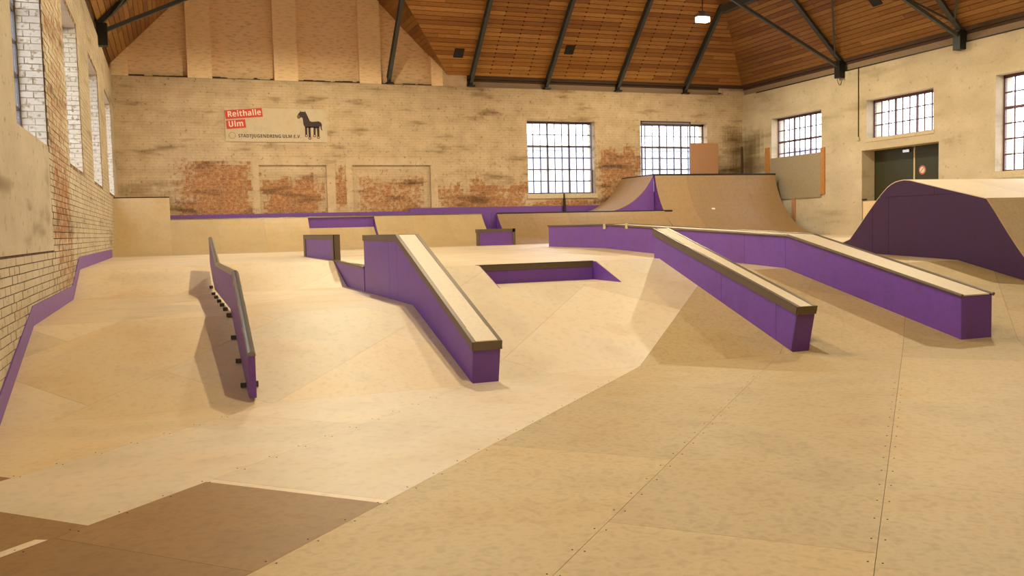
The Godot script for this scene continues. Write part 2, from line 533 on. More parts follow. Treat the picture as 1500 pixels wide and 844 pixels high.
func lay(parent: Node3D, list: Array, m: Material) -> void:
	list.sort_custom(func(a, b): return a[0] > b[0])
	var n := mini(300, list.size())
	var mm := MultiMesh.new()
	mm.transform_format = MultiMesh.TRANSFORM_3D
	mm.mesh = box_mesh
	mm.instance_count = maxi(list.size() - n, 0)
	for i in list.size():
		var e: Array = list[i]
		var dep := 0.03
		var c := wp(e[1], (e[2] + e[3]) * 0.5, (e[4] + e[5]) * 0.5, e[6] - e[7] + dep * 0.5)
		var sz := Vector3(e[3] - e[2], e[5] - e[4], dep) if e[1] == 0 else Vector3(dep, e[5] - e[4], e[3] - e[2])
		var t := Transform3D(Basis.from_scale(sz), c)
		if i < n:
			var o := obj("brick", box_mesh, m, parent)
			o.transform = t
		else:
			mm.set_instance_transform(i - n, t)
	var mi := MultiMeshInstance3D.new()
	mi.name = "brickwork"
	mi.multimesh = mm
	mi.material_override = m
	mi.set_meta("kind", "stuff")
	parent.add_child(mi, true)

func strength(patches: Array, s: float, y: float) -> float:
	var f := 0.0
	for q in patches:
		if q[5] == 0 and s > q[0] and s < q[2] and y > q[1] and y < q[3]: f = maxf(f, q[4])
	return f

const WT := 5.135
const WB := 2.62
var back_windows := [[11.63, WB, 14.2, WT], [16.02, WB, 18.82, WT]]
var left_windows := [[-12.6, WB, -10.05, WT], [-17.6, WB, -15.1, WT], [-22.5, WB, -19.95, WT], [-27.35, WB, -24.85, WT], [-7.6, WB, -5.05, WT], [-2.6, WB, -0.05, WT]]
var right_windows := [[-27.23, WB, -24.58, WT], [-22.5, 3.945, -19.88, WT], [-17.82, WB, -15.2, WT], [-13.1, WB, -10.5, WT], [-8.4, WB, -5.8, WT]]
var door_hole := [-22.7, -0.1, -19.68, 3.6]
var niches := [[2.68, 1.2, 4.75, 3.6], [5.58, 1.2, 8.16, 3.6]]

func make_walls() -> void:
	# end wall
	var t := thing("wall_back", "whitewashed brick end wall with bare orange patches, blind bays and two barred windows", "wall", "", "structure")
	var st := newst()
	slab(st, 0, XL - 0.6, XR + 0.6, -0.3, EAVE, 0.06, 0.6, back_windows)
	slab(st, 0, XL - 0.6, XR + 0.6, -0.3, EAVE, 0.0, 0.06, back_windows + niches)
	build("masonry", st, M.back_paint, t)
	# gable above it, with recessed blind bays
	var tri_g := pv([XL - 0.4, EAVE, 9.0, EAVE, 9.0, ROOF, 8.98, ROOF, 3.75, ROOF + 5.22, XL - 0.12, ROOF, XL - 0.4, ROOF])
	st = newst()
	xy(st, tri_g, ZB - 0.22, ZB - 0.6)
	build("gable_infill", st, M.gable_bay, t, "recessed whitewashed back of the blind gable bays")
	for r in [[XL, -0.9], [0.74, 1.44], [3.27, 3.99], [5.92, 6.62], [8.29, 8.86]]:
		for g in Geometry2D.intersect_polygons(tri_g, rect(r[0], EAVE, r[1], 13.0)):
			st = newst()
			xy(st, g, ZB, ZB - 0.23)
			build("pilaster", st, M.gable, t)
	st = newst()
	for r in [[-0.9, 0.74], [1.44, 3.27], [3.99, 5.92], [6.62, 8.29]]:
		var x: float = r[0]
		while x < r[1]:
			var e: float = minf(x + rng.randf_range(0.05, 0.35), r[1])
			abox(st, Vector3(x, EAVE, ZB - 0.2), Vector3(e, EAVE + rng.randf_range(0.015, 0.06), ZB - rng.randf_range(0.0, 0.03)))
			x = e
	build("ledge_chunks", st, M.dirt, t, "irregular dark chunks along the bay ledges", "stuff")  # uneven dark brown blocks forming a dark line along each bay foot
	st = newst()
	abox(st, Vector3(8.68, EAVE, ZB - 0.6), Vector3(9.51, 6.84, ZB + 0.002))
	abox(st, Vector3(19.55, EAVE, ZB - 0.6), Vector3(XR + 0.5, 6.36, ZB + 0.002))
	abox(st, Vector3(19.4, 6.3, ZB - 0.6), Vector3(XR + 0.5, ROOF + 0.1, ZB - 0.1))
	build("raised_block", st, M.back_paint, t)
	# smooth bands round the blind bays and the ledge above them
	for r in [[2.49, 1.6, 2.68, 3.86], [4.75, 1.6, 5.02, 3.86], [2.68, 3.6, 4.75, 3.86], [5.37, 1.6, 5.58, 3.86], [8.16, 1.6, 8.4, 3.86], [5.58, 3.6, 8.16, 3.86]]:
		st = newst()
		slab(st, 0, r[0], r[2], r[1], r[3], -0.014, 0.03, [])
		build("plaster_band", st, M.back_paint, t)
	var bands := [[2.49, 1.2, 5.02, 3.86], [5.37, 1.2, 8.4, 3.86], [1.7, 4.3, 4.9, 5.36]]
	var list := []
	var seen := func(s, y): return strength(back_patches, s, y) + 0.004 * (29.0 - s) if y > 1.9 else -1.0
	var pr := func(s, y): return 0.0028 + 0.007 * strength(back_patches, s, y) * rng.randf_range(0.4, 1.3)
	bricks(t, 0, XL, XR, 1.2, EAVE, 0.0, back_windows + bands + [[11.5, 2.44, 14.3, 2.64], [15.9, 2.44, 18.9, 2.64]], M.back_brick, seen, pr, list)
	for n in niches: bricks(t, 0, n[0], n[2], 1.2, n[3], 0.06, [], M.back_brick, seen, pr, list)
	lay(t, list, M.back_brick)
	st = newst()
	slab(st, 0, XL, XR, 1.2, EAVE, -0.0015, 0.001, back_windows + bands + [[11.5, 2.44, 14.3, 2.64], [15.9, 2.44, 18.9, 2.64]])
	for n in niches: slab(st, 0, n[0], n[2], 1.2, n[3], 0.0585, 0.061, [])
	build("mortar_bed", st, M.mortar, t, "greyish mortar in the recessed joints")
	# side wall by the camera
	t = thing("wall_left", "whitewashed brick side wall in steep view with tall deep windows and raked joints", "wall", "", "structure")
	st = newst()
	slab(st, 1, ZB, ZF, -0.3, EAVE, 0.004, 0.6, left_windows)
	build("masonry", st, M.left_paint, t)
	st = newst()
	slab(st, 1, -12.5, ZF, 1.34, EAVE, -0.012, 0.02, left_windows)
	build("plaster_coat", st, M.left_paint, t, "smooth painted plaster over the nearest stretch of wall")
	list = []
	var seen_l := func(s, _y): return -absf(s + 12.4)
	var pr_l := func(s, y): return 0.004 + 0.010 * rng.randf_range(0.5, 1.2) * (0.5 + strength(left_patches, -s, y))
	bricks(t, 1, ZB, -12.5, 0.3, EAVE, 0.0, left_windows, M.left_brick, seen_l, pr_l, list)
	bricks(t, 1, -12.5, -7.0, 0.0, 1.34, 0.0, left_windows, M.left_brick, seen_l, pr_l, list)
	lay(t, list, M.left_brick)
	st = newst()
	slab(st, 1, ZB, -12.5, 0.3, EAVE, -0.0015, 0.005, left_windows)
	build("mortar_bed", st, M.joint, t, "dark raked mortar joints")
	st = newst()
	slab(st, 1, -15.1, -12.5, 0.3, EAVE, -0.0022, 0.004, left_windows)
	slab(st, 1, -12.5, -7.0, 0.0, 1.34, -0.0022, 0.005, left_windows)
	build("mortar_bed", st, M.joint_dark, t, "deep dark joints of the bare brick pier")
	# brick jambs of the deep window reveals
	for k in 4:
		var r: Array = left_windows[k]
		var mm := MultiMesh.new()
		mm.transform_format = MultiMesh.TRANSFORM_3D
		mm.mesh = box_mesh
		var ts := []
		for j in 30:
			var yb := WB + 0.02 + j * 0.0825
			var sp := 0.12 if j % 2 else 0.2
			for e in [[0.0, sp], [sp, 0.275]]:
				var pr2 := rng.randf_range(0.004, 0.016)
				ts.append(Transform3D(Basis.from_scale(Vector3(e[1] - e[0] - 0.012, 0.07, 0.04)), Vector3(XL - (e[0] + e[1]) * 0.5 - 0.004, yb + 0.041, r[0] + pr2 - 0.02)))
		if k == 0:
			for tf in ts: obj("reveal_brick", box_mesh, M.left_reveal, t).transform = tf
		else:
			mm.instance_count = ts.size()
			for j in ts.size(): mm.set_instance_transform(j, ts[j])
			var mi := MultiMeshInstance3D.new()
			mi.name = "reveal_brickwork"
			mi.multimesh = mm
			mi.material_override = M.left_reveal
			mi.set_meta("kind", "stuff")
			t.add_child(mi, true)
	# far side wall
	t = thing("wall_right", "cream plastered side wall with the green door, stained and flaking near the corner", "wall", "", "structure")
	st = newst()
	slab(st, 2, ZB, ZF, -0.3, EAVE, 0.0, 0.6, right_windows + [door_hole])
	build("masonry", st, M.right_paint, t)
	# wall behind the camera
	t = thing("wall_front", "plain plastered wall behind the camera", "wall", "", "structure")
	st = newst()
	abox(st, Vector3(XL - 0.6, -0.3, ZF), Vector3(XR + 0.6, 18.0, ZF + 0.4))
	build("masonry", st, M.right_paint, t)
	# wall plates under the eaves
	t = thing("trim_1", "dark wooden wall plate along the eaves of the end wall", "trim", "", "structure")
	st = newst()
	abox(st, Vector3(9.51, EAVE, ZB - 0.5), Vector3(19.4, EAVE + 0.2, ZB - 0.14))
	build("lower_board", st, M.plate_pale, t)
	st = newst()
	abox(st, Vector3(9.51, EAVE + 0.2, ZB - 0.5), Vector3(19.4, ROOF + 0.1, ZB - 0.1))
	abox(st, Vector3(9.51, ROOF - 0.09, ZB - 0.2), Vector3(XR, ROOF + 0.02, ZB + 0.02))
	build("beam", st, M.plate, t)
	t = thing("trim_2", "dark wooden wall plate along the eaves above the green door", "trim", "", "structure")
	st = newst()
	abox(st, Vector3(XR + 0.1, EAVE, ZB), Vector3(XR + 0.5, EAVE + 0.2, ZF))
	build("lower_board", st, M.plate_pale, t)
	st = newst()
	abox(st, Vector3(XR + 0.06, EAVE + 0.2, ZB), Vector3(XR + 0.5, ROOF + 0.1, ZF))
	abox(st, Vector3(XR - 0.03, ROOF - 0.09, ZB), Vector3(XR + 0.2, ROOF + 0.02, ZF))
	build("beam", st, M.plate, t)
	st = newst()
	abox(st, Vector3(XR - 0.012, EAVE - 0.035, ZB + 0.9), Vector3(XR + 0.05, EAVE, ZF))
	build("edge_strip", st, M.iron, t, "thin dark line along the wall top")
	t = thing("trim_3", "dark wooden wall plate along the eaves above the tall side windows", "trim", "", "structure")
	st = newst()
	abox(st, Vector3(XL - 0.5, EAVE, ZB), Vector3(XL - 0.05, ROOF + 0.1, ZF))
	build("beam", st, M.plate, t)

# ------------------------------------------------------------------ roof
# planks on a sloping ceiling: poly in (a, t): a along the eave, t rise (= run); to3 maps it into the room
func planks(parent: Node3D, poly: PackedVector2Array, to3: Callable, n: Vector3, mats: Array, a0: float, a1: float, tmax: float, width: float) -> void:
	var rows := int(tmax / width)
	for r in rows:
		var off: float = a0 - [0.0, 1.37, 0.69, 2.06][r % 4]
		var a: float = off
		while a < a1:
			var cell := rect(a + 0.004, r * width + 0.006, a + 2.746, (r + 1) * width - 0.006)
			for g in Geometry2D.intersect_polygons(poly, cell):
				if g.size() < 3: continue
				var st := newst()
				extrude(st, g, to3, -n * 0.022)
				build("plank", st, mats[rng.randi() % mats.size()], parent)
			a += 2.75

func make_roof() -> void:
	var w := 0.11
	# slope above the end wall
	var t := thing("ceiling", "orange planked ceiling slope rising from the end wall between steel rafters", "ceiling", "", "structure")
	var p1 := func(q): return Vector3(q.x, ROOF + q.y, ZB + q.y)
	var poly := pv([8.86, 0, XR, 0, XR - 3.0, 3.0, 5.86, 3.0])
	planks(t, poly, p1, Vector3(0, -1, 1).normalized(), M.plank, 4.125, XR, 3.0, w)
	var st := newst()
	extrude(st, pv([8.86, 0.0, 9.06, -0.2, XR + 0.4, -0.2, 9.6, 11.0, 3.66, 5.2]), func(q): return p1.call(q) + Vector3(0, 0.035, -0.035), Vector3(0, 0.15, -0.15))
	build("roof_deck", st, M.roof, t)
	# slope above the door side
	t = thing("ceiling", "orange planked ceiling slope rising from the wall with the green door", "ceiling", "", "structure")
	var p2 := func(q): return Vector3(XR - q.y, ROOF + q.y, q.x)
	poly = pv([ZB, 0, -11.0, 0, -11.0, 3.0, ZB + 3.0, 3.0])
	planks(t, poly, p2, Vector3(-1, -1, 0).normalized(), M.plank_z, -30.0, -11.0, 3.0, w)
	st = newst()
	extrude(st, pv([ZB - 0.4, -0.2, ZF + 0.1, -0.2, ZF + 0.1, 11.0, ZB + 10.8, 11.0]), func(q): return p2.call(q) + Vector3(0.035, 0.035, 0), Vector3(0.15, 0.15, 0))
	build("roof_deck", st, M.roof, t)
	# slope above the tall side windows
	t = thing("ceiling", "planked ceiling slope above the tall side windows, seen behind the black truss joint", "ceiling", "", "structure")
	var p3 := func(q): return Vector3(XL + q.y, ROOF + q.y, q.x)
	poly = pv([ZB, 0, -20.0, 0, -20.0, 2.4, ZB, 2.4])
	planks(t, poly, p3, Vector3(1, -1, 0).normalized(), M.plank_z, -30.0, -20.0, 2.4, w)
	st = newst()
	extrude(st, pv([ZB - 0.3, -0.2, ZF + 0.1, -0.2, ZF + 0.1, 11.0, ZB + 10.7, 11.0, ZB + 5.0, 5.3, ZB - 0.3, 5.3]), func(q): return p3.call(q) + Vector3(-0.035, 0.035, 0), Vector3(-0.15, 0.15, 0))
	build("roof_deck", st, M.roof, t)
	# short slope of the cross gable, ending in the valley
	t = thing("ceiling", "short planked ceiling strip of the cross gable beside the blind bays", "ceiling", "", "structure")
	var p4 := func(q): return Vector3(8.86 - q.y, ROOF + q.y, q.x)
	poly = pv([ZB, 0, ZB + 3.6, 3.6, ZB, 3.6])
	planks(t, poly, p4, Vector3(-1, -1, 0).normalized(), M.plank_z, -30.0, -25.0, 3.6, w)
	st = newst()
	extrude(st, pv([ZB - 0.3, 0.0, ZB, 0.0, ZB + 5.2, 5.2, ZB - 0.3, 5.2]), func(q): return p4.call(q) + Vector3(0.035, 0.035, 0), Vector3(0.15, 0.15, 0))
	build("roof_deck", st, M.roof, t)
	st = newst()
	bar(st, Vector3(9.1, ROOF + 0.24, ZB - 0.24), Vector3(3.7, ROOF + 5.64, ZB + 5.16), 0.3, 0.3)
	build("valley_beam", st, M.roof, t)
	# nail lines on the two big slopes
	nails("ceiling", p1, Vector3(0, -1, 1).normalized(), 9.65, 17.4, 0.6875, 3.0, w, 8.86, XR)
	# rafters against the end wall
	var xs := [6.87, 9.65, 12.4, 15.14, 17.9]
	var words := ["steel rafter standing free in front of the last blind gable bay", "steel rafter beside the stepped brick block", "steel rafter above the first barred window", "steel rafter above the window with the brown board", "steel rafter running up to the hip joint near the lamp"]
	for i in 5:
		t = thing("roof_rafter", words[i], "roof beam", "steel rafters on the slope above the end wall")
		var x: float = xs[i]
		var top := 2.45 if i == 4 else 6.0
		var nn := Vector3(0, -1, 1).normalized()
		var a := Vector3(x, ROOF - 0.27, ZB + 0.02)
		var b := Vector3(x, ROOF - 0.27 + top, ZB + 0.02 + top)
		var st2 := newst()
		bar(st2, a, b, 0.11, 0.02, nn)
		bar(st2, a - nn * 0.2, b - nn * 0.2, 0.11, 0.02, nn)
		bar(st2, a - nn * 0.1, b - nn * 0.1, 0.022, 0.2, nn)
		build("beam", st2, M.beam, t)
		st2 = newst()
		abox(st2, Vector3(x - 0.11, EAVE, ZB - 0.12), Vector3(x + 0.11, EAVE + 0.05, ZB + 0.13))
		abox(st2, Vector3(x - 0.035, EAVE + 0.05, ZB - 0.12), Vector3(x + 0.035, EAVE + 0.3, ZB + 0.08))
		build("foot_plate", st2, M.iron, t)
	# hip purlin towards the viewer
	t = thing("roof_purlin", "heavy dark purlin starting at the hip joint next to the lamp", "roof beam")
	st = newst()
	bar(st, Vector3(17.93, ROOF + 2.12, -26.55), Vector3(17.93, ROOF + 2.12, -20.0), 0.2, 0.22)
	build("beam", st, M.beam, t)
	# trusses
	var zs := [-23.57, -18.89, -14.2, -9.5, -4.8]
	var wr := ["scissor truss nearest the far corner, foot bracket beside the hanging cable", "scissor truss second from the end wall, foot bracket above the window by the door", "scissor truss above the middle of the park", "scissor truss over the bare worn floor", "scissor truss nearest the camera"]
	for i in zs.size():
		var z: float = zs[i]
		t = thing("roof_truss", wr[i], "roof truss", "scissor trusses of the hall")
		for sd in [-1.0, 1.0]:
			var xe := XR if sd > 0 else XL
			var foot := Vector3(xe - sd * 0.05, EAVE + 0.12, z)
			var up := Vector3(-sd, 1, 0).normalized()
			st = newst()
			var nn := Vector3(-sd, -1, 0).normalized()
			var a := foot + Vector3(0, 0.12, 0)
			var b := a + Vector3(-sd, 1, 0) * 10.2
			bar(st, a, b, 0.16, 0.02, nn)
			bar(st, a - nn * 0.2, b - nn * 0.2, 0.16, 0.02, nn)
			bar(st, a - nn * 0.1, b - nn * 0.1, 0.03, 0.2, nn)
			build("rafter", st, M.beam, t)
			st = newst()
			var c := foot + Vector3(-sd * 0.1, 0.02, 0)
			var run := 12.0 if i == 0 else 14.6
			var d := c + Vector3(-sd * run, run * tan(deg_to_rad(25.0)), 0)
			bar(st, c, d, 0.09, 0.09)
			build("bottom_chord", st, M.beam, t)
			st = newst()
			abox(st, Vector3(xe - sd * 0.22, EAVE - 0.22, z - 0.12), Vector3(xe + sd * 0.02, EAVE + 0.3, z + 0.12))
			build("foot_bracket", st, M.iron, t)
	# crossed wind bracing between the trusses
	var pairs := [[0, 1], [1, 2]]
	var wb := ["thin crossed bracing rods between the two trusses by the door", "thin crossed bracing rods between the second and third truss"]
	for i in 2:
		for sd in [1.0, -1.0]:
			var xe := XR if sd > 0 else XL
			t = thing("bracing_rods", wb[i] if sd > 0 else wb[i].replace("by the door", "above the tall windows").replace("second and third truss", "second and third truss above the tall windows"), "roof bracing")
			for k in 2:
				var z0: float = zs[pairs[i][k]]
				var z1: float = zs[pairs[i][1 - k]]
				st = newst()
				bar(st, Vector3(xe - sd * 0.3, EAVE + 0.5, z0), Vector3(xe - sd * 4.6, EAVE + 4.8, z1), 0.05, 0.05)
				build("rod", st, M.beam, t)
	# square vents in the planks
	for v in [[9.06, -1, 0.62, "square dark vent in the planks beside the stepped block"], [12.9, -1, 0.85, "square dark vent in the planks above the first barred window"], [0, -20.9, 1.15, "square dark vent in the planks between the two trusses"], [0, -18.0, 0.75, "small dark vent in the planks at the edge of the door side"]]:
		t = thing("roof_vent", v[3], "vent", "square vents in the planked ceiling")
		st = newst()
		if v[1] == -1:
			extrude(st, rect(v[0] - 0.16, v[2] - 0.12, v[0] + 0.16, v[2] + 0.12), p1, Vector3(0, -0.02, 0.02))
		else:
			extrude(st, rect(v[1] - 0.18, v[2] - 0.12, v[1] + 0.18, v[2] + 0.12), p2, Vector3(-0.02, -0.02, 0))
		build("vent_plate", st, M.iron, t)

func nails(owner_name: String, to3: Callable, n: Vector3, a0: float, a1: float, step: float, tmax: float, w: float, lo: float, hi: float) -> void:
	var parent: Node3D = get_node(owner_name)
	var mm := MultiMesh.new()
	mm.transform_format = MultiMesh.TRANSFORM_3D
	var bm := BoxMesh.new()
	bm.size = Vector3(0.042, 0.05, 0.01)
	mm.mesh = bm
	var ts := []
	var a := a0
	while a < a1:
		for r in int(tmax / w):
			var t := (r + 0.98) * w
			if a < lo - t + 0.1 or a > hi - t - 0.1: continue
			var o: Vector3 = to3.call(Vector2(a + 0.03 * sin(a * 9.0), t)) + n * 0.004
			ts.append(Transform3D(Basis.looking_at(n, Vector3.UP), o))
		a += step
	mm.instance_count = ts.size()
	for i in ts.size(): mm.set_instance_transform(i, ts[i])
	var mi := MultiMeshInstance3D.new()
	mi.name = "nails"
	mi.multimesh = mm
	mi.material_override = M.nail
	mi.set_meta("kind", "stuff")
	parent.add_child(mi, true)

# ------------------------------------------------------------------ windows and door
func window(num: int, w: int, r: Array, rows: int, label: String, fm: Material, split: bool) -> Node3D:
	var t := thing("window_%d" % num, label, "window", "", "structure")
	var s0: float = r[0]
	var s1: float = r[2]
	var y0: float = r[1]
	var y1: float = r[3]
	var d := 0.28
	var st := newst()
	var fw := 0.05
	for b in [[s0, y0, s0 + fw, y1], [s1 - fw, y0, s1, y1], [s0, y0, s1, y0 + fw], [s0, y1 - fw * 1.6, s1, y1]]:
		slab(st, w, b[0], b[2], b[1], b[3], d, d + 0.07, [])
	var pw := (s1 - s0 - 2 * fw) / 9.0
	var ph := (y1 - y0 - 2 * fw) / rows
	for k in [3, 6]:
		slab(st, w, s0 + fw + pw * k - 0.03, s0 + fw + pw * k + 0.03, y0, y1, d + 0.005, d + 0.06, [])
	if split:
		for k in [2, 4]:
			var hh: float = 0.036 if k == 4 else 0.02
			slab(st, w, s0, s1, y0 + fw + ph * k - hh, y0 + fw + ph * k + hh, d + 0.005, d + 0.06, [])
	build("window_frame", st, fm, t)
	st = newst()
	for k in range(1, 9):
		if k % 3: slab(st, w, s0 + fw + pw * k - 0.018, s0 + fw + pw * k + 0.018, y0, y1, d + 0.01, d + 0.035, [])
	for k in range(1, rows):
		slab(st, w, s0, s1, y0 + fw + ph * k - 0.017, y0 + fw + ph * k + 0.017, d + 0.01, d + 0.035, [])
	build("glazing_bars", st, fm, t)
	var pane: ArrayMesh
	for i in 9:
		for j in rows:
			if pane == null:
				st = newst()
				slab(st, w, s0 + fw + 0.009, s0 + fw + pw - 0.009, y0 + fw + 0.009, y0 + fw + ph - 0.009, d + 0.02, d + 0.024, [])
				pane = st.commit()
			var o := obj("glass_pane", pane, M.glass, t)
			var mv := wp(w, pw * i, ph * j, 0) - wp(w, 0, 0, 0)
			o.position = mv
	return t

func make_windows() -> void:
	var t := window(1, 0, back_windows[0], 6, "large barred window in the end wall, pale sill below, fully uncovered", M.frame, true)
	var st := newst()
	slab(st, 0, 11.58, 14.24, 2.46, 2.62, -0.05, 0.3, [])
	build("sill", st, M.sill, t)
	st = newst()
	slab(st, 0, 14.08, 14.16, 2.62, 3.45, 0.1, 0.16, [])
	slab(st, 0, 14.1, 14.13, 3.4, 5.1, 0.12, 0.15, [])
	build("side_rail", st, M.frame, t)
	t = window(2, 0, back_windows[1], 6, "barred window in the end wall partly covered by a brown board", M.frame, true)
	st = newst()
	slab(st, 0, 15.96, 18.88, 2.46, 2.62, -0.05, 0.3, [])
	build("sill", st, M.sill, t)
	var lw := ["nearest tall window of the steep side wall with a deep flaking reveal", "second tall window of the steep side wall, only its white reveal showing", "third tall window of the steep side wall, narrow white reveal", "tall window of the steep side wall closest to the end wall", "tall side window beside the camera", "tall side window behind the camera"]
	for i in left_windows.size():
		t = window(3 + i, 1, left_windows[i], 6, lw[i], M.frame, true)
		st = newst()
		var r: Array = left_windows[i]
		slab(st, 1, r[0], r[2], WB - 0.02, WB + 0.01, 0.0, 0.28, [])
		build("sill", st, M.sill, t)
	var rw := ["red-framed window above the grey board near the far corner", "low wide red-framed window above the green door", "tall red-framed window cut by the picture edge", "red-framed side window beyond the jump box", "red-framed side window level with the camera"]
	for i in right_windows.size():
		t = window(9 + i, 2, right_windows[i], 3 if i == 1 else 6, rw[i], M.frame_red, i != 1)
		st = newst()
		var r: Array = right_windows[i]
		slab(st, 2, r[0] - 0.03, r[2] + 0.03, r[1] - (0.17 if i != 1 else 0.1), r[1] + 0.005, -0.02, 0.28, [])
		build("sill", st, M.sill, t)

func make_door() -> void:
	var t := thing("door_1", "dark green double door in a deep recess with a round red and white sign", "door", "", "structure")
	for k in 2:
		var a := -22.7 if k == 0 else -21.04
		var b := -21.08 if k == 0 else -19.68
		var st := newst()
		slab(st, 2, a, b, 0.0, 3.6, 0.5, 0.56, [])
		build("door_leaf", st, M.door, t)
	var s2 := newst()
	slab(s2, 2, -21.085, -21.035, 0.0, 3.55, 0.48, 0.55, [])
	build("centre_strip", s2, M.sill, t, "pale strip where the two leaves meet")
	s2 = newst()
	slab(s2, 2, -21.45, -21.2, 3.44, 3.52, 0.42, 0.5, [])
	build("door_closer", s2, M.shiny, t)
	s2 = newst()
	slab(s2, 2, -22.7, -19.68, -0.1, 0.0, 0.0, 0.6, [])
	build("threshold", s2, M.sill, t)
	# round sign
	var c := Vector3(XR + 0.494, 2.876, -20.76)
	var rings := [[0.13, M.print_white, 0.0, "sign_disc"], [0.125, M.red, 0.002, "sign_ring"], [0.095, M.print_white, 0.004, "sign_field"]]
	for q in rings:
		var cm := CylinderMesh.new()
		cm.top_radius = q[0]; cm.bottom_radius = q[0]; cm.height = 0.004
		cm.radial_segments = 24
		var o := obj(q[3], cm, q[1], t)
		o.position = c - Vector3(q[2], 0, 0)
		o.rotation.z = PI / 2
	s2 = newst()
	var f := c - Vector3(0.008, 0, 0)
	bar(s2, f + Vector3(0, -0.06, 0), f + Vector3(0, 0.04, 0), 0.03, 0.004)
	bar(s2, f + Vector3(0, 0.05, 0), f + Vector3(0, 0.075, 0), 0.025, 0.004)
	build("sign_figure", s2, M.print_dark, t)
	s2 = newst()
	bar(s2, f + Vector3(-0.003, -0.065, -0.065), f + Vector3(-0.003, 0.065, 0.065), 0.022, 0.004)
	build("sign_bar", s2, M.red, t)

# ------------------------------------------------------------------ floor of plywood sheets on a diagonal grid
var strip_cuts := {0: [3.0, 5.5, 8.05, 10.55, 13.05], 1: [1.72, 4.22, 8.1, 10.6, 13.1], -1: [0.55, 3.05, 4.10, 4.16, 5.87, 8.37, 10.87], -2: [0.75, 3.25, 5.75, 8.25]}

func facet(parent: Node3D, poly: PackedVector2Array, pl: Vector3, tone: Callable, bottom: float, holes: Array = []) -> void:
	var top := func(q): return Vector3(q.x, pl.x + pl.y * q.x + pl.z * q.y, q.y)
	var polys := [poly]
	for h in holes:
		var nxt := []
		for p in polys: nxt.append_array(Geometry2D.clip_polygons(p, h))
		polys = nxt
	var umin := 1e9; var umax := -1e9; var vmin := 1e9; var vmax := -1e9
	for q in poly:
		var u := (q.x - q.y) / sqrt(2.0)
		var v := (q.x + q.y) / sqrt(2.0)
		umin = minf(umin, u); umax = maxf(umax, u); vmin = minf(vmin, v); vmax = maxf(vmax, v)
	var i0 := int(floor((vmin + 2.66) / 1.246))
	var i1 := int(floor((vmax + 2.66) / 1.246))
	for i in range(i0, i1 + 1):
		var v0 := -2.66 + 1.246 * i
		var v1 := v0 + 1.246
		var us := []
		var first := -40.0
		if strip_cuts.has(i):
			var c: Array = strip_cuts[i]
			var u: float = c[0]
			while u > umin: u -= 2.5
			while u < c[0] - 0.01:
				us.append(u)
				u += 2.5
			us.append_array(c)
			u = c[-1]
			while u < umax:
				u += 2.5
				us.append(u)
		else:
			var u := first + (1.25 if i % 2 else 0.4)
			while u < umin - 2.5: u += 2.5
			while u < umax + 2.5:
				us.append(u)
				u += 2.5
		for k in us.size() - 1:
			if us[k + 1] < umin or us[k] > umax: continue
			var cell := PackedVector2Array()
			for c in [[us[k], v0], [us[k + 1], v0], [us[k + 1], v1], [us[k], v1]]:
				cell.append(Vector2((c[0] + c[1]) / sqrt(2.0), (c[1] - c[0]) / sqrt(2.0)))
			for p in polys:
				for g in Geometry2D.intersect_polygons(p, cell):
					var gaps := Geometry2D.offset_polygon(g, -0.0012)
					if gaps.is_empty(): continue
					g = gaps[0]
					var st := newst()
					extrude(st, g, top, Vector3(0, -0.016, 0))
					build("plywood_sheet", st, tone.call((us[k] + us[k + 1]) * 0.5, (v0 + v1) * 0.5, i, k), parent)
	for p in polys:
		var st := newst()
		var idx := Geometry2D.triangulate_polygon(p)
		for k in range(0, idx.size(), 3):
			tri(st, top.call(p[idx[k]]) + Vector3(0, -0.016, 0), top.call(p[idx[k + 1]]) + Vector3(0, -0.016, 0), top.call(p[idx[k + 2]]) + Vector3(0, -0.016, 0), Vector3.UP)
		build("underlay", st, M.under, parent)
		st = newst()
		for k in p.size():
			var a: Vector3 = top.call(p[k]) + Vector3(0, -0.016, 0)
			var b: Vector3 = top.call(p[(k + 1) % p.size()]) + Vector3(0, -0.016, 0)
			var e: Vector2 = p[(k + 1) % p.size()] - p[k]
			var o := Vector3(e.y, 0, -e.x).normalized()
			if Geometry2D.is_polygon_clockwise(p): o = -o
			quad(st, a, b, b + Vector3(0, bottom, 0), a + Vector3(0, bottom, 0), o)
		build("edge_skirt", st, M.dark[1], parent)

func pick(a: Array, i: int, k: int) -> Material: return a[absi(i * 7 + k * 3) % a.size()]

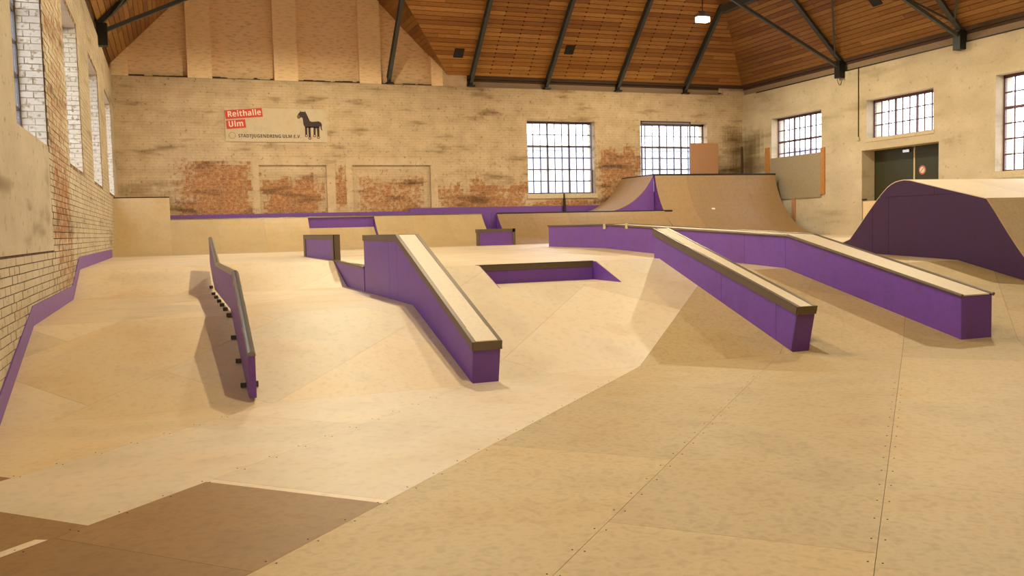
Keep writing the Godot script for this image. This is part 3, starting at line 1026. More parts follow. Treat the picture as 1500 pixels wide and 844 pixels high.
func make_floor() -> void:
	var t := thing("floor", "main plywood skate floor, pale new sheets meeting worn darker sheets on the diagonal", "floor", "", "structure")
	var tone0 := func(u, v, i, k):
		if i >= 0: return pick(M.dark, i, k)
		if i == -1 and u > 3.05 and u < 4.10: return M.brown[0]
		if i == -1 and u < 3.05: return M.brown[2]
		if i == -2 and u < 3.25: return M.brown[1]
		if i == -1 or i == -2: return pick(M.light, i, k)
		if i < -2 and u < 3.0: return pick(M.brown, i, k)
		return pick(M.tan, i, k)
	facet(t, pv([XL + 0.003, ZF, XR - 0.003, ZF, XR - 0.003, -8.0, 6.738, -8.0, 6.738, -8.375, 6.488, -8.375, 6.488, -8.3, 2.918, -8.3, 2.918, -8.175, 2.638, -8.175, 2.638, -8.1, XL + 0.003, -8.1]), Vector3(0, 0, 0), tone0, -0.03)
	screws(t)
	var stp := newst()
	var cell := PackedVector2Array()
	for c in [[2.3, -3.99], [3.0, -3.975], [3.02, -3.91], [2.3, -3.91]]: cell.append(Vector2((c[0] + c[1]) / sqrt(2.0), (c[1] - c[0]) / sqrt(2.0)))
	extrude(stp, cell, func(q): return Vector3(q.x, 0.0, q.y), Vector3(0, 0.0012, 0))
	build("pale_strip", stp, M.light[0], t, "pale unworn strip along a sheet joint")
	var tan_tone := func(u, v, i, k): return pick(M.tan, i, k) if (i + k) % 3 == 0 else pick(M.mid, i, k)
	t = thing("bank_ramp", "low pale plywood bank rising from the main floor under the purple rail", "ramp")
	var sl := MID / 2.2
	facet(t, pv([XL + 0.003, -8.1, 2.638, -8.1, 2.638, -10.3, XL + 0.003, -10.3]), Vector3(-8.1 * sl, 0, -sl), tan_tone, -0.03)
	t = thing("platform", "middle plywood level beside the hubba ledge under the purple rail", "platform")
	facet(t, pv([XL + 0.003, -10.3, 2.638, -10.3, 2.638, -14.4, XL + 0.003, -14.4]), Vector3(MID, 0, 0), tan_tone, -0.03)
	t = thing("bank_ramp", "short upper bank from the middle level to the back platform", "ramp")
	sl = (DECK - MID) / 1.25
	facet(t, pv([XL + 0.003, -14.4, 2.622, -14.4, 2.622, -15.65, XL + 0.003, -15.65]), Vector3(MID - 14.4 * sl, 0, -sl), tan_tone, -0.03)
	var pocket := rect(3.79, -11.36, 5.49, -10.49)
	var light_tone := func(u, v, i, k): return pick(M.light, i, k)
	t = thing("platform", "wide pale upper platform in front of the back quarter pipes", "platform")
	facet(t, pv([XL + 0.003, -15.65, 2.664, -15.65, 2.664, -13.09, 2.918, -13.09, 2.918, -11.25, 6.488, -11.25, 6.488, -11.405, 6.6, -11.405, 6.6, -24.3, XL + 0.003, -24.3]), Vector3(DECK, 0, 0), light_tone, -0.03, [pocket])
	t = thing("bank_ramp", "central bank with the purple sunken pocket, pale half and worn half", "ramp")
	sl = DECK / 2.95
	var mix_tone := func(u, v, i, k): return pick(M.dark, i, k) if i >= 0 else pick(M.light, i, k)
	facet(t, pv([2.918, -8.3, 6.488, -8.3, 6.488, -11.25, 2.918, -11.25]), Vector3(-8.3 * sl, 0, -sl), mix_tone, -0.03, [pocket])
	t = thing("bank_ramp", "wide worn bank carrying the long ledge in front of the jump box", "ramp")
	sl = 0.76 / 3.36
	var dark_tone := func(u, v, i, k): return pick(M.dark, i, k)
	facet(t, pv([6.738, -8.0, XR - 0.003, -8.0, XR - 0.003, -11.36, 6.738, -11.36]), Vector3(-8.0 * sl, 0, -sl), dark_tone, -0.085)
	t = thing("platform", "gently sloping plywood level behind the long ledge and jump box", "platform")
	sl = (DECK - 0.76) / 6.14
	facet(t, pv([6.738, -11.36, XR - 0.003, -11.36, XR - 0.003, -17.5, 6.6, -17.5, 6.6, -11.405, 6.738, -11.405]), Vector3(0.76 - 11.36 * sl, 0, -sl), tan_tone, -0.03)
	facet(t, pv([6.6, -17.5, XR - 0.003, -17.5, XR - 0.003, -24.3, 6.6, -24.3]), Vector3(DECK, 0, 0), light_tone, -0.03)
	# sunken pocket
	t = thing("sunken_pocket", "purple rectangular pocket sunk into the central bank with a dark steel edge", "ledge")
	var st := newst()
	abox(st, Vector3(3.79, 0.72, -11.36), Vector3(5.49, 0.735, -10.49))
	build("pocket_floor", st, M.light[1], t)
	st = newst()
	abox(st, Vector3(3.79, 0.735, -11.37), Vector3(5.49, 0.98, -11.345))
	build("back_panel", st, M.purple[0], t)
	var sidep := pv([-11.345, 0.735, -10.5, 0.735, -11.25, 0.985, -11.345, 0.985])
	st = newst()
	zy(st, sidep, 5.478, 5.49)
	build("side_panel", st, M.purple[0], t)
	st = newst()
	zy(st, sidep, 3.79, 3.802)
	build("side_panel", st, M.purple[1], t)
	st = newst()
	abox(st, Vector3(3.79, 0.91, -11.352), Vector3(5.49, 0.994, -11.335))
	abox(st, Vector3(3.79, 0.988, -11.41), Vector3(5.49, 0.994, -11.335))
	build("steel_edge", st, M.steel, t, "worn dark steel angle along the top edge")
	# purple kick board along the side wall, following the banks
	t = thing("baseboard_left", "purple kick board stepping up along the side wall with the banks", "baseboard", "", "structure")
	var prof := pv([0.5, 0, -8.1, 0, -10.3, MID, -14.4, MID, -15.65, DECK, -24.3, DECK])
	for k in prof.size() - 1:
		st = newst()
		zy(st, pv([prof[k].x, prof[k].y - 0.02, prof[k + 1].x, prof[k + 1].y - 0.02, prof[k + 1].x, prof[k + 1].y + 0.2, prof[k].x, prof[k].y + 0.2]), XL - 0.02, XL + 0.022)
		build("board", st, M.purple[k % 2], t)
	t = thing("baseboard_back", "purple kick board along the foot of the end wall above the back deck", "baseboard", "", "structure")
	st = newst()
	abox(st, Vector3(0.05, 1.85, ZB - 0.01), Vector3(7.41, 2.1, ZB + 0.03))
	build("board", st, M.purple[1], t)
	st = newst()
	abox(st, Vector3(7.415, 1.85, ZB - 0.01), Vector3(15.1, 2.2, ZB + 0.03))
	build("board", st, M.purple[1], t)

func screws(parent: Node3D) -> void:
	var mm := MultiMesh.new()
	mm.transform_format = MultiMesh.TRANSFORM_3D
	var cm := CylinderMesh.new()
	cm.top_radius = 0.0045; cm.bottom_radius = 0.0045; cm.height = 0.002; cm.radial_segments = 8
	mm.mesh = cm
	var ts := []
	for i in range(-4, 4):
		for e in [0.03, 1.216]:
			var v: float = -2.66 + 1.246 * i + e
			var u := 1.0
			while u < 9.0:
				var q := Vector2((u + v) / sqrt(2.0), (v - u) / sqrt(2.0))
				if q.y > -7.8 and q.y < -2.5 and q.x > XL + 0.1: ts.append(Vector3(q.x, 0.0006, q.y))
				u += 0.31
	mm.instance_count = ts.size()
	for i in ts.size(): mm.set_instance_transform(i, Transform3D(Basis(), ts[i]))
	var mi := MultiMeshInstance3D.new()
	mi.name = "screw_heads"
	mi.multimesh = mm
	mi.material_override = M.under
	mi.set_meta("kind", "stuff")
	parent.add_child(mi, true)

# ------------------------------------------------------------------ curved ramps
func arc(z0: float, y0: float, h: float, r: float, n: int, k := 1.0) -> PackedVector2Array:   # transition: from the foot (z0, y0) up to height h, going -z
	var p := PackedVector2Array()
	var a1 := acos(1.0 - h / r)
	for i in n + 1:
		var a := a1 * i / n
		p.append(Vector2(z0 - r * sin(a), y0 + r * (1.0 - cos(a)) * k))
	return p

func ramp_sheets(t: Node3D, path: PackedVector2Array, x0: float, x1: float, mats: Array) -> void:
	var n := maxi(1, int(round((x1 - x0) / 1.25)))
	for i in n:
		var a := x0 + (x1 - x0) * i / n
		var b := x0 + (x1 - x0) * (i + 1) / n
		var st := newst()
		zy(st, band(path, -0.006, -0.014), a + 0.001, b - 0.001)
		build("plywood_sheet", st, mats[(i * 3 + n) % mats.size()], t)

func ramp_sides(t: Node3D, path: PackedVector2Array, bottom: float, back: float, x0: float, x1: float) -> void:
	for k in 2:
		var x := x0 if k == 0 else x1
		var p := PackedVector2Array()
		for q in path: p.append(q + Vector2(-0.008, -0.016))
		p.append(Vector2(back, path[-1].y - 0.016))
		p.append(Vector2(back, bottom))
		p.append(Vector2(path[0].x, bottom))
		var st := newst()
		zy(st, p, x + (0.002 if k == 0 else -0.016), x + (0.016 if k == 0 else -0.002))
		build("side_panel", st, M.purple[k], t)

func make_ramps() -> void:
	var foot := -24.2
	var zc := -26.0
	var low := arc(foot, DECK - 0.002, 0.93, 2.2, 12)
	var tall := arc(foot, DECK - 0.002, 1.545, 2.2, 16)
	var t := thing("quarter_pipe", "tall plywood quarter pipe in the corner by the tall side windows", "ramp")
	ramp_sheets(t, tall, XL + 0.005, 0.05, M.ramp_tan)
	ramp_sides(t, tall, 0.96, -26.6, XL + 0.01, 0.05)
	var st := newst()
	abox(st, Vector3(XL + 0.005, 2.52, -26.6), Vector3(0.05, 2.545, tall[-1].x + 0.01))
	build("coping", st, M.iron, t, "dark edge along the top")
	st = newst()
	abox(st, Vector3(XL + 0.005, 0.0, -28.98), Vector3(0.05, 2.51, -26.6))
	build("deck", st, M.tan[1], t)
	var secs := [[0.05, 3.685, "low quarter pipe between the tall corner ramp and the purple notch"], [5.58, 8.875, "low quarter pipe between the purple notch and the purple gap"], [9.374, 15.2, "long low quarter pipe in front of the barred windows, behind the long ledge"]]
	for s in secs:
		t = thing("quarter_pipe", s[2], "ramp", "low quarter pipes along the end wall")
		ramp_sheets(t, low, s[0], s[1], M.ramp if s[0] > 8 else M.ramp_tan)
		ramp_sides(t, low, 0.96, zc - 0.05, s[0], s[1])
		st = newst()
		tube(st, [Vector3(s[0], 1.915, zc - 0.01), Vector3(s[1] + (0.3 if s[1] > 14 else 0.0), 1.905, zc - 0.01)], 0.03, 10)
		build("coping", st, M.shiny if s[0] < 8 else M.iron, t, "steel pipe along the top edge")
	# notch bank
	t = thing("notch_bank", "low bank below the dark purple riser in the notch of the back ramp", "ramp")
	var nb := arc(foot, DECK - 0.002, 0.93, 2.2, 12, 0.66)
	ramp_sheets(t, nb, 3.695, 5.57, M.ramp_tan)
	st = newst()
	abox(st, Vector3(3.695, 1.0, zc - 0.05), Vector3(5.57, 1.90, zc - 0.02))
	build("riser", st, M.purple[1], t)
	st = newst()
	tube(st, [Vector3(3.685, 1.915, zc - 0.01), Vector3(5.58, 1.915, zc - 0.01)], 0.03, 10)
	build("coping", st, M.shiny, t)
	# gap
	t = thing("gap_panel", "narrow purple gap between the two low quarter pipes", "ramp")
	st = newst()
	abox(st, Vector3(8.875, 0.99, zc - 0.09), Vector3(9.2, 1.94, zc - 0.06))
	build("back_panel", st, M.purple[1], t)
	st = newst()
	abox(st, Vector3(9.205, 0.99, zc - 0.09), Vector3(9.374, 1.94, zc - 0.06))
	build("back_panel", st, M.purple[1], t)
	# deck behind the low quarter pipes
	t = thing("back_deck", "plywood deck behind the low quarter pipes at the end wall", "deck")
	st = newst()
	abox(st, Vector3(0.06, 1.82, -28.96), Vector3(15.15, 1.89, zc - 0.1))
	build("deck_top", st, M.tan[0], t)
	st = newst()
	abox(st, Vector3(0.06, 0.0, -28.9), Vector3(15.15, 1.82, -26.2))
	build("underframe", st, M.under, t)
	# high quarter pipe facing the room
	t = thing("quarter_pipe", "high worn quarter pipe in the far corner with a small white sticker", "ramp")
	var high := arc(-24.05, DECK - 0.002, 2.125, 2.58, 18)
	ramp_sheets(t, high, 15.205, 20.01, M.ramp)
	ramp_sides(t, high, 0.96, -26.66, 15.205, 20.01)
	st = newst()
	tube(st, [Vector3(15.17, 3.115, -26.6), Vector3(20.03, 3.125, -26.6)], 0.03, 10)
	build("coping", st, M.iron, t)
	st = newst()
	abox(st, Vector3(15.21, 3.06, -28.9), Vector3(20.01, 3.1, -26.67))
	build("deck_top", st, M.ramp[1], t)
	st = newst()
	var sp := Vector3(17.15, 2.0, -24.8)
	for q in range(high.size() - 1):
		if high[q].y < 1.87 and high[q + 1].y >= 1.87:
			var e: Vector2 = (high[q + 1] - high[q]).normalized()
			var m2: Vector2 = (high[q] + high[q + 1]) * 0.5 + Vector2(-e.y, e.x) * -0.004
			bar(st, Vector3(17.12, m2.y - e.y * 0.03, m2.x - e.x * 0.03), Vector3(17.12, m2.y + e.y * 0.03, m2.x + e.x * 0.03), 0.12, 0.003, Vector3(0, -e.x, e.y))
	build("sticker", st, M.white, t, "small white sticker")
	# hip ramp facing sideways on the deck
	t = thing("hip_ramp", "curved hip ramp on the deck with a purple end, facing the blind bays", "ramp")
	var hp := PackedVector2Array()
	var rr := 2.15
	var a1 := acos(1.0 - 1.2 / rr)
	for i in 15:
		var a := a1 * i / 14.0
		hp.append(Vector2(13.22 + rr * sin(a), 1.91 + rr * (1.0 - cos(a))))
	st = newst()
	xy(st, band(hp, 0.006, -0.014), -26.62, -28.85)
	build("riding_surface", st, M.ramp[0], t)
	for z in [-26.622, -28.83]:
		var pp := PackedVector2Array()
		for q in hp: pp.append(q + Vector2(0.008, -0.014))
		pp.append(Vector2(15.18, 3.09))
		pp.append(Vector2(15.18, 1.9))
		st = newst()
		xy(st, pp, z, z - 0.014)
		build("end_panel", st, M.purple[2], t)
	st = newst()
	tube(st, [Vector3(15.17, 3.115, -26.6), Vector3(15.17, 3.115, -28.85)], 0.028, 10)
	build("coping", st, M.iron, t)
	# big jump box by the door
	t = thing("jump_box", "big purple-sided jump box with a rolled top in front of the green door", "ramp")
	var sh := 1.48
	var prof := PackedVector2Array([Vector2(-14.75, 0.895), Vector2(-14.35, 0.96)])
	for q in [[-13.894, -0.376], [-13.584, -0.055], [-13.38, 0.155], [-13.182, 0.351], [-13.06, 0.46], [-12.93, 0.563], [-12.83, 0.615], [-12.733, 0.65], [-12.63, 0.667], [-12.525, 0.674], [-12.4, 0.66], [-11.622, 0.474], [-10.809, 0.283]]:
		prof.append(Vector2(q[0], q[1] + sh))
	var n_top := prof.size()
	for q in [[-10.72, 0.165], [-10.641, 0.062], [-10.52, -0.11], [-10.388, -0.29], [-10.26, -0.46], [-10.12, -0.63], [-9.95, -0.81], [-9.75, -0.98], [-9.5, -1.12], [-9.2, -1.215], [-8.9, -1.27]]:
		prof.append(Vector2(q[0], q[1] + sh))
	var outline := PackedVector2Array()
	for q in prof: outline.append(q)
	outline.append(Vector2(-8.9, 0.202))
	outline.append(Vector2(-11.36, 0.761))
	outline.append(Vector2(-14.75, 0.888))
	# side skin in panels with joints
	var x0 := 12.172
	for cell in [rect(-15, 1.86, -11.86, 3.0), rect(-11.86, 1.86, -8, 3.0), rect(-15, 0.0, -13.3, 1.86), rect(-13.3, 0.0, -12.9, 1.86), rect(-12.9, 0.0, -8, 1.86)]:
		for g in Geometry2D.intersect_polygons(outline, cell):
			var gi := Geometry2D.offset_polygon(g, -0.003)
			if gi.is_empty(): continue
			st = newst()
			zy(st, gi[0], x0, x0 + 0.014)
			build("side_panel", st, M.purple_dark, t)
	var inner := Geometry2D.offset_polygon(outline, -0.016)
	st = newst()
	zy(st, inner[0], x0 + 0.015, XR - 0.9)
	build("underframe", st, M.under, t)
	var far_side := prof.slice(0, 12)
	var slope := prof.slice(11, n_top)
	var near_side := prof.slice(n_top - 1)
	for q in [[far_side, M.light], [slope, M.light], [near_side, M.dark]]:
		for i in 6:
			st = newst()
			var xa := x0 - 0.004 + i * 1.22
			zy(st, band(q[0], 0.0, -0.014), xa, minf(xa + 1.218, XR - 0.9))
			build("plywood_sheet", st, q[1][(i * 3) % 4], t)

# ------------------------------------------------------------------ ledges and rail
# ledge that runs along z: top and bottom paths in (z, y), side skins cut at the given z, plywood lid, steel edges
func ledge(t: Node3D, top: PackedVector2Array, bottom: PackedVector2Array, x0: float, x1: float, cuts: Array, steel_h: float, ends: Array, vis: Material) -> void:
	var outline := top.duplicate()
	for i in range(bottom.size() - 1, -1, -1): outline.append(bottom[i])
	var zs := cuts.duplicate()
	zs.append(50.0)
	zs.push_front(-50.0)
	for side in 2:
		for k in zs.size() - 1:
			for g in Geometry2D.intersect_polygons(outline, rect(zs[k], -5, zs[k + 1], 10)):
				var gi := Geometry2D.offset_polygon(g, -0.0026)
				if gi.is_empty(): continue
				var st := newst()
				if side == 0: zy(st, gi[0], x0, x0 + 0.014)
				else: zy(st, gi[0], x1 - 0.014, x1)
				build("side_panel", st, vis if side == 0 else M.purple[1], t)
	var st := newst()
	for o in Geometry2D.offset_polygon(outline, -0.014): zy(st, o, x0 + 0.0145, x1 - 0.0145)
	build("core", st, M.under, t)
	# lid
	for k in top.size() - 1:
		st = newst()
		zy(st, band(top.slice(k, k + 2), 0, 0.014), x0 + 0.028, x1 - 0.028)
		build("lid", st, M.deck, t)
	# end panels
	for e in ends:
		st = newst()
		zy(st, pv([e[0] - 0.008, e[1], e[0] + 0.012, e[1], e[2] + 0.012, e[3], e[2] - 0.008, e[3]]), x0 + 0.001, x1 - 0.001)
		build("end_panel", st, M.purple[2], t)

func make_ledges() -> void:
	# hubba ledge in the centre, on the edge between middle level and central bank
	var t := thing("hubba_ledge", "purple hubba ledge with pale top sloping to the pale floor beside the pocket", "ledge")
	var top := pv([-13.08, 1.405, -11.05, 1.41, -8.08, 0.40])
	var bot := pv([-13.08, 0.58, -10.3, 0.58, -8.17, -0.01])
	ledge(t, top, bot, 2.64, 2.915, [-11.5, -11.05], 0.07, [[-8.17, -0.01, -8.095, 0.34]], M.purple[0])
	var st := newst()
	zy(st, band(pv([-13.09, 1.42, -11.045, 1.425, -8.065, 0.403]), 0, -0.078), 2.628, 2.64)
	zy(st, band(pv([-13.09, 1.425, -11.045, 1.43, -8.065, 0.408]), 0, -0.006), 2.628, 2.672)
	build("steel_edge", st, M.steel, t)
	st = newst()
	zy(st, band(pv([-13.09, 1.42, -11.045, 1.425, -8.065, 0.403]), 0, -0.078), 2.915, 2.927)
	zy(st, band(pv([-13.09, 1.425, -11.045, 1.43, -8.065, 0.408]), 0, -0.006), 2.883, 2.927)
	build("steel_edge", st, M.steel, t)
	st = newst()
	zy(st, pv([-8.09, 0.325, -8.076, 0.325, -8.056, 0.408, -8.07, 0.408]), 2.628, 2.927)
	build("end_edge", st, M.steel, t, "dark steel angle across the low end")
	st = newst()
	abox(st, Vector3(2.628, 1.345, -13.1), Vector3(2.927, 1.425, -13.085))
	build("end_edge", st, M.steel, t)
	# drop wall below the gap in the ledge
	t = thing("drop_wall", "purple drop wall with a steel lip in the gap between box and hubba ledge", "ledge")
	st = newst()
	zy(st, pv([-15.6, 0.985, -15.6, 0.95, -14.4, 0.56, -13.085, 0.56, -13.085, 0.95]), 2.632, 2.66)
	build("side_panel", st, M.purple[0], t)
	st = newst()
	zy(st, band(pv([-15.6, 1.0, -13.085, 0.962]), 0, -0.03), 2.624, 2.645)
	zy(st, band(pv([-15.6, 1.004, -13.085, 0.966]), 0, -0.006), 2.624, 2.69)
	build("steel_edge", st, M.steel, t)
	# box on the platform edge
	t = thing("ledge_box", "short purple ledge box with steel edges on the platform beyond the hubba ledge", "ledge")
	st = newst()
	abox(st, Vector3(2.64, 0.99, -19.3), Vector3(2.73, 1.36, -15.62))
	build("body", st, M.purple[0], t)
	st = newst()
	abox(st, Vector3(2.628, 1.35, -19.32), Vector3(2.64, 1.435, -15.6))
	abox(st, Vector3(2.628, 1.429, -19.32), Vector3(2.742, 1.435, -15.6))
	build("steel_edge", st, M.steel, t)
	st = newst()
	abox(st, Vector3(2.628, 0.99, -15.615), Vector3(2.742, 1.435, -15.6))
	abox(st, Vector3(2.628, 0.99, -15.78), Vector3(2.64, 1.35, -15.6))
	build("end_edge", st, M.steel, t)
	st = newst()
	abox(st, Vector3(2.628, 0.99, -19.32), Vector3(2.64, 1.35, -19.05))
	build("end_edge", st, M.steel, t)
	# slim ledge between bank and hip
	t = thing("hubba_ledge", "slim purple hubba ledge with pale top crossing the seam of pale and worn sheets", "ledge")
	top = pv([-11.4, 1.40, -8.24, 0.51])
	bot = pv([-11.4, 0.7, -11.3, 0.7, -8.37, -0.01])
	ledge(t, top, bot, 6.49, 6.735, [-9.72, -8.62], 0.09, [[-8.37, -0.01, -8.255, 0.45]], M.purple[0])
	st = newst()
	zy(st, band(pv([-11.42, 1.418, -8.22, 0.52]), 0, -0.095), 6.478, 6.49)
	zy(st, band(pv([-11.42, 1.422, -8.22, 0.524]), 0, -0.006), 6.478, 6.525)
	build("steel_edge", st, M.steel, t)
	st = newst()
	zy(st, band(pv([-11.42, 1.418, -8.22, 0.52]), 0, -0.05), 6.735, 6.745)
	zy(st, band(pv([-11.42, 1.422, -8.22, 0.524]), 0, -0.006), 6.70, 6.745)
	build("steel_edge", st, M.steel, t)
	st = newst()
	zy(st, pv([-8.25, 0.43, -8.236, 0.43, -8.21, 0.524, -8.224, 0.524]), 6.478, 6.745)
	build("end_edge", st, M.steel, t, "dark steel angle across the low end")
	# long ledge
	t = thing("long_ledge", "long purple ledge with pipe edges running down the wide bank by the jump box", "ledge")
	top = pv([-20.5, 1.49, -17.45, 1.485, -11.28, 1.245, -8.1, 0.535])
	bot = pv([-20.5, 0.991, -17.5, 0.991, -11.36, 0.761, -8.1, 0.018])
	ledge(t, top, bot, 8.73, 9.21, [-15.0, -12.4, -11.36], 0.05, [[-8.1, -0.01, -8.1, 0.53]], M.purple[0])
	for x in [8.722, 9.218]:
		st = newst()
		tube(st, [Vector3(x, 1.497, -20.5), Vector3(x, 1.492, -17.45), Vector3(x, 1.252, -11.28), Vector3(x, 0.542, -8.07)], 0.022, 8)
		build("pipe_edge", st, M.steel, t, "steel pipe along the top edge")
	for z in [-17.4, -16.4]:
		st = newst()
		abox(st, Vector3(8.70, 1.40, z - 0.05), Vector3(8.722, 1.51, z + 0.05))
		build("clip", st, M.sill, t)
	# mini box
	t = thing("mini_box", "little purple box with a dark steel frame below the purple gap", "ledge")
	st = newst()
	abox(st, Vector3(8.12, 0.992, -24.18), Vector3(9.1, 1.37, -24.0))
	build("body", st, M.purple[0], t)
	st = newst()
	abox(st, Vector3(8.06, 1.36, -24.19), Vector3(9.18, 1.455, -23.985))
	abox(st, Vector3(9.1, 0.992, -24.19), Vector3(9.19, 1.455, -23.985))
	abox(st, Vector3(8.08, 0.992, -24.19), Vector3(8.12, 1.40, -23.99))
	build("steel_edge", st, M.steel, t)
	# thin rail
	t = thing("grind_rail", "thin kinked purple plank rail with a rounded steel top beside the side wall", "rail")
	var rt := pv([-15.3, 1.41, -13.43, 1.05, -9.75, 1.065, -8.1, 0.42])
	var rb := pv([-15.3, 1.02, -14.5, 0.78, -13.9, 0.68, -10.35, 0.665, -8.25, 0.05, -8.12, 0.05])
	var o2 := rt.duplicate()
	for i in range(rb.size() - 1, -1, -1): o2.append(rb[i])
	st = newst()
	zy(st, o2, 0.59, 0.65)
	build("board", st, M.purple[1], t)
	st = newst()
	tube(st, [Vector3(0.62, 1.42, -15.3), Vector3(0.62, 1.06, -13.43), Vector3(0.62, 1.075, -9.75), Vector3(0.62, 0.43, -8.1)], 0.036, 10)
	build("rail_top", st, M.rail_steel, t, "rounded worn steel top")
	st = newst()
	for z in [-9.5, -9.05, -8.55]:
		var yy: float = 1.075 - (z + 9.75) / 1.65 * 0.645
		tube(st, [Vector3(0.62, yy + 0.012, z - 0.05), Vector3(0.62, yy - 0.027, z + 0.05)], 0.0385, 10)
	build("bright_joints", st, M.shiny, t, "bright ground welds on the steel top")
	for z in [-8.45, -9.0, -9.6, -10.25, -10.9, -11.6, -12.3, -13.1, -13.9, -14.6]:
		var fy: float
		if z > -10.3: fy = (-8.1 - z) * MID / 2.2
		elif z > -14.4: fy = MID
		else: fy = MID + (-14.4 - z) * (DECK - MID) / 1.25
		st = newst()
		abox(st, Vector3(0.54, fy + 0.003, z - 0.02), Vector3(0.592, fy + 0.042, z + 0.02))
		abox(st, Vector3(0.648, fy + 0.003, z - 0.022), Vector3(0.695, fy + 0.05, z + 0.022))
		build("bracket", st, M.beam, t)

# ------------------------------------------------------------------ banner
func text_mesh(s: String, size: float, parent: Node3D, m: Material, called: String, bold := true) -> MeshInstance3D:
	var f := SystemFont.new()
	f.font_names = PackedStringArray(["Droid Sans"])
	if bold: f.font_weight = 700
	var tm := TextMesh.new()
	tm.text = s
	tm.font = f
	tm.font_size = 64
	tm.pixel_size = size / 64.0
	tm.depth = 0.004
	tm.horizontal_alignment = HORIZONTAL_ALIGNMENT_LEFT
	return obj(called, tm, m, parent)

func make_banner() -> void:
	var t := thing("wall_banner", "pale banner on the end wall with red name labels and a dark toy horse", "banner")
	t.position = Vector3(1.74, 4.31, ZB + 0.02)
	var st := newst()
	abox(st, Vector3(0, 0, 0), Vector3(3.08, 1.03, 0.006))
	build("sheet", st, M.banner, t)
	for q in [["Reithalle", 0.0, 0.67, 1.10, 0.27, 0.235], ["Ulm", 0.02, 0.375, 0.57, 0.255, 0.235]]:
		var lab := Node3D.new()
		st = newst()
		abox(st, Vector3(0, 0, 0.006), Vector3(q[3], q[4], 0.012))
		var o := build("red_label", st, M.red, t, "red label strip")
		o.position = Vector3(q[1] + 0.03, q[2], 0)
		o.rotation.z = deg_to_rad(5.0)
		var tx := text_mesh(q[0], q[5], o, M.print_white, "lettering")
		tx.position = Vector3(0.055, q[4] * 0.5 + 0.01, 0.013)
		lab.free()
	var tx := text_mesh("STADTJUGENDRING ULM E.V.", 0.138, t, M.print_dark, "lettering")
	tx.position = Vector3(0.37, 0.175, 0.008)
	var tor := TorusMesh.new()
	tor.outer_radius = 0.1; tor.inner_radius = 0.09; tor.rings = 28; tor.ring_segments = 6
	var ro := obj("ring_mark", tor, M.horse_light, t)
	ro.rotation.x = PI / 2
	ro.scale = Vector3(1, 0.3, 1)
	ro.position = Vector3(0.2, 0.185, 0.007)
	# toy horse on wheels
	var h := Vector3(2.12, 0.09, 0.006)
	var k := 0.00263
	var body := pv([15, 265, 22, 285, 40, 310, 52, 322, 55, 340, 66, 324, 90, 326, 104, 322, 112, 338, 118, 320, 135, 285, 150, 250, 165, 215, 190, 208, 230, 212, 270, 215, 295, 200, 305, 175, 300, 140, 310, 98, 292, 120, 285, 160, 262, 140, 235, 132, 200, 138, 150, 136, 110, 140, 90, 165, 85, 200, 80, 250, 62, 262, 40, 240, 20, 245])
	st = newst()
	xy(st, body, 0, 1)
	var b := build("horse_body", st, M.horse, t, "dark toy horse silhouette")
	b.position = h
	b.scale = Vector3(k, k, 0.004)
	for lg in [[103, 132, 110, 48], [140, 170, 150, 18], [203, 230, 208, 48], [243, 272, 252, 28]]:
		st = newst()
		xy(st, pv([lg[0], 150, lg[1], 150, lg[2] + 18, lg[3], lg[2] - 6, lg[3]]), 0, 1)
		var o := build("horse_leg", st, M.horse, t)
		o.position = h
		o.scale = Vector3(k, k, 0.004)
		var cm := CylinderMesh.new()
		cm.top_radius = 0.045; cm.bottom_radius = 0.045; cm.height = 0.004; cm.radial_segments = 18
		var wheel := obj("horse_wheel", cm, M.horse, t)
		wheel.rotation.x = PI / 2
		wheel.position = h + Vector3((lg[2] + 6) * k, (lg[3] - 4) * k, 0.004)
		cm = CylinderMesh.new()
		cm.top_radius = 0.024; cm.bottom_radius = 0.024; cm.height = 0.004; cm.radial_segments = 14
		var hub := obj("horse_wheel_hub", cm, M.banner, t)
		hub.rotation.x = PI / 2
		hub.position = wheel.position + Vector3(0, 0, 0.003)
	st = newst()
	xy(st, pv([15, 265, 22, 285, 40, 290, 52, 268, 40, 242, 20, 245]), 0, 1)
	var mz := build("horse_muzzle", st, M.horse_light, t)
	mz.position = h + Vector3(0, 0, 0.004)
	mz.scale = Vector3(k, k, 0.002)

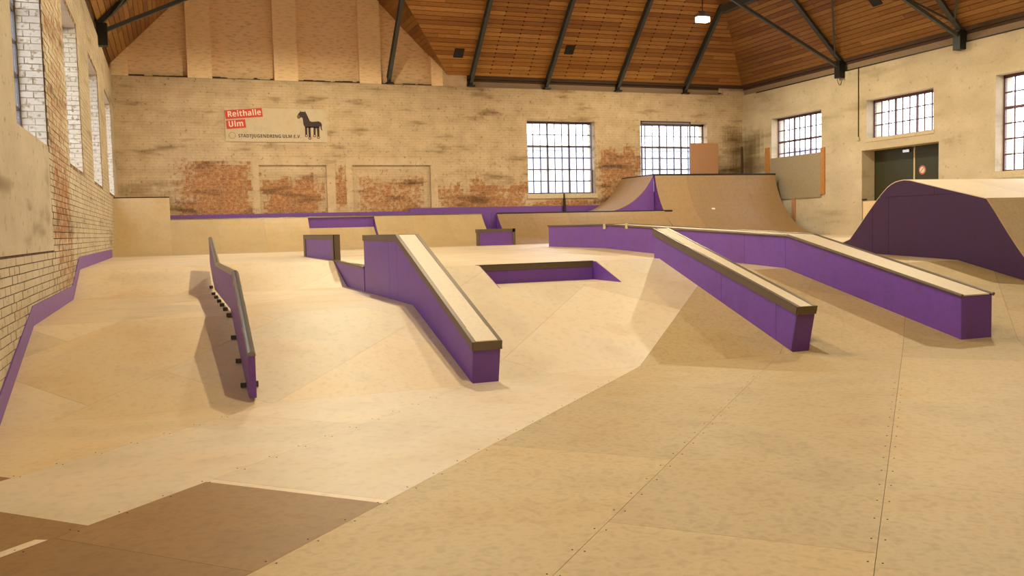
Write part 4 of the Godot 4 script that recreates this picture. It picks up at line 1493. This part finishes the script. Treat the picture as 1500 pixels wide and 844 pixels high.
# ------------------------------------------------------------------ loose things
func make_small_things() -> void:
	var t := thing("cover_board", "grey board covering the lower half of the corner window between wooden battens", "board")
	var st := newst()
	slab(st, 2, -27.25, -24.575, 2.24, 3.72, -0.045, -0.02, [])
	build("panel", st, M.board, t)
	for q in [[-27.55, -27.33, 2.3, 4.12], [-24.57, -24.38, 2.33, 3.87]]:
		t = thing("wooden_batten", "orange wooden batten at the %s edge of the grey cover board" % ("corner-side" if q[0] < -26 else "door-side"), "batten", "wooden battens beside the cover board")
		st = newst()
		slab(st, 2, q[0], q[1], q[2], q[3], -0.05, 0.0, [])
		build("plank", st, M.batten, t)
	t = thing("wooden_post", "short brown wooden post on the wall under the grey cover board", "post")
	st = newst()
	slab(st, 2, -26.05, -25.88, 1.5, 2.24, -0.06, 0.0, [])
	build("plank", st, M.mdf, t)
	t = thing("leaning_board", "brown square board standing in front of the second barred window", "board")
	st = newst()
	abox(st, Vector3(18.02, 3.105, -28.9), Vector3(19.2, 4.41, -28.87))
	build("panel", st, M.mdf, t)
	# guard frame before the second window
	t = thing("window_guard", "wire guard frame fixed in front of the second barred window", "window guard")
	st = newst()
	for b in [[16.02, 16.06, 2.62, 5.19], [18.03, 18.08, 2.62, 5.19], [16.02, 18.08, 5.14, 5.19]]:
		abox(st, Vector3(b[0], b[2], ZB + 0.02), Vector3(b[1], b[3], ZB + 0.06))
	build("guard_frame", st, M.frame, t)
	st = newst()
	for k in 19:
		var x := 16.06 + k * 0.105
		abox(st, Vector3(x - 0.003, 2.62, ZB + 0.037), Vector3(x + 0.003, 5.15, ZB + 0.043))
	for k in 24:
		var y := 2.65 + k * 0.105
		abox(st, Vector3(16.04, y - 0.003, ZB + 0.035), Vector3(18.05, y + 0.003, ZB + 0.041))
	build("wire_mesh", st, M.shiny, t, "", "stuff")
	# hanging cable with switch
	t = thing("wall_cable", "thin cable hanging down the cream wall to a small switch box", "cable")
	st = newst()
	tube(st, [Vector3(XR - 0.02, EAVE, -22.83), Vector3(XR - 0.02, 4.02, -22.83)], 0.014, 6)
	build("wire", st, M.iron, t)
	st = newst()
	abox(st, Vector3(XR - 0.06, 3.93, -22.88), Vector3(XR, 4.04, -22.78))
	build("switch_box", st, M.sill, t)
	t = thing("wire_loop", "small loop of wire below the truss bracket near the cable", "cable")
	st = newst()
	var pts := []
	for k in 11:
		var a := PI * k / 10.0
		pts.append(Vector3(XR - 0.1, EAVE - 0.22 - 0.22 * sin(a), -23.57 - 0.13 + 0.26 * k / 10.0))
	tube(st, pts, 0.01, 5)
	build("wire", st, M.iron, t)
	# dark stay below the first window
	t = thing("wall_stay", "dark metal stay standing under the sill of the first barred window", "pipe")
	st = newst()
	tube(st, [Vector3(12.93, 1.9, ZB + 0.12), Vector3(12.93, 2.45, ZB + 0.1)], 0.045, 8)
	tube(st, [Vector3(12.93, 2.4, ZB + 0.1), Vector3(12.95, 2.62, ZB + 0.04)], 0.03, 8)
	build("bar", st, M.iron, t)
	# plywood step in the doorway
	t = thing("doorway_step", "pale plywood step in the recess below the green door", "step")
	st = newst()
	slab(st, 2, -22.68, -19.7, 0.0, 2.03, 0.03, 0.47, [])
	build("box", st, M.tan[0], t)
	st = newst()
	slab(st, 2, -22.69, -22.52, 2.06, 2.1, -0.01, 0.05, [])
	build("hook", st, M.iron, t)
	# corner pipe
	t = thing("corner_pipe", "sooty vertical pipe in the far corner of the end wall", "pipe")
	st = newst()
	tube(st, [Vector3(XR - 0.08, 2.6, ZB + 0.08), Vector3(XR - 0.08, 4.3, ZB + 0.08)], 0.035, 8)
	build("pipe", st, M.plate, t)

# ------------------------------------------------------------------ outside
func make_outside() -> void:
	var t := thing("ground", "pale yard outside the hall windows", "ground", "", "structure")
	var st := newst()
	abox(st, Vector3(-150, -0.6, -150), Vector3(150, -0.4, 60))
	build("paving", st, mat(Color(0.62, 0.62, 0.62), 0.9), t)
	t = thing("far_building", "pale building with rows of grey windows seen through the first barred window", "building")
	st = newst()
	abox(st, Vector3(-10, -0.4, -84), Vector3(70, 8.3, -75))
	build("facade", st, mat(Color(0.76, 0.76, 0.78), 0.9), t)
	st = newst()
	abox(st, Vector3(-10.3, 8.3, -84), Vector3(70.3, 8.7, -74.7))
	build("roof_edge", st, mat(Color(0.6, 0.6, 0.63), 0.9), t)
	var wm := mat(Color(0.55, 0.56, 0.62), 0.5)
	for r in 3:
		for k in 20:
			var x := 14.0 + k * 1.9
			st = newst()
			abox(st, Vector3(x, 2.0 + r * 2.2, -75.03), Vector3(x + 1.3, 3.4 + r * 2.2, -74.98))
			build("far_window", st, wm, t)
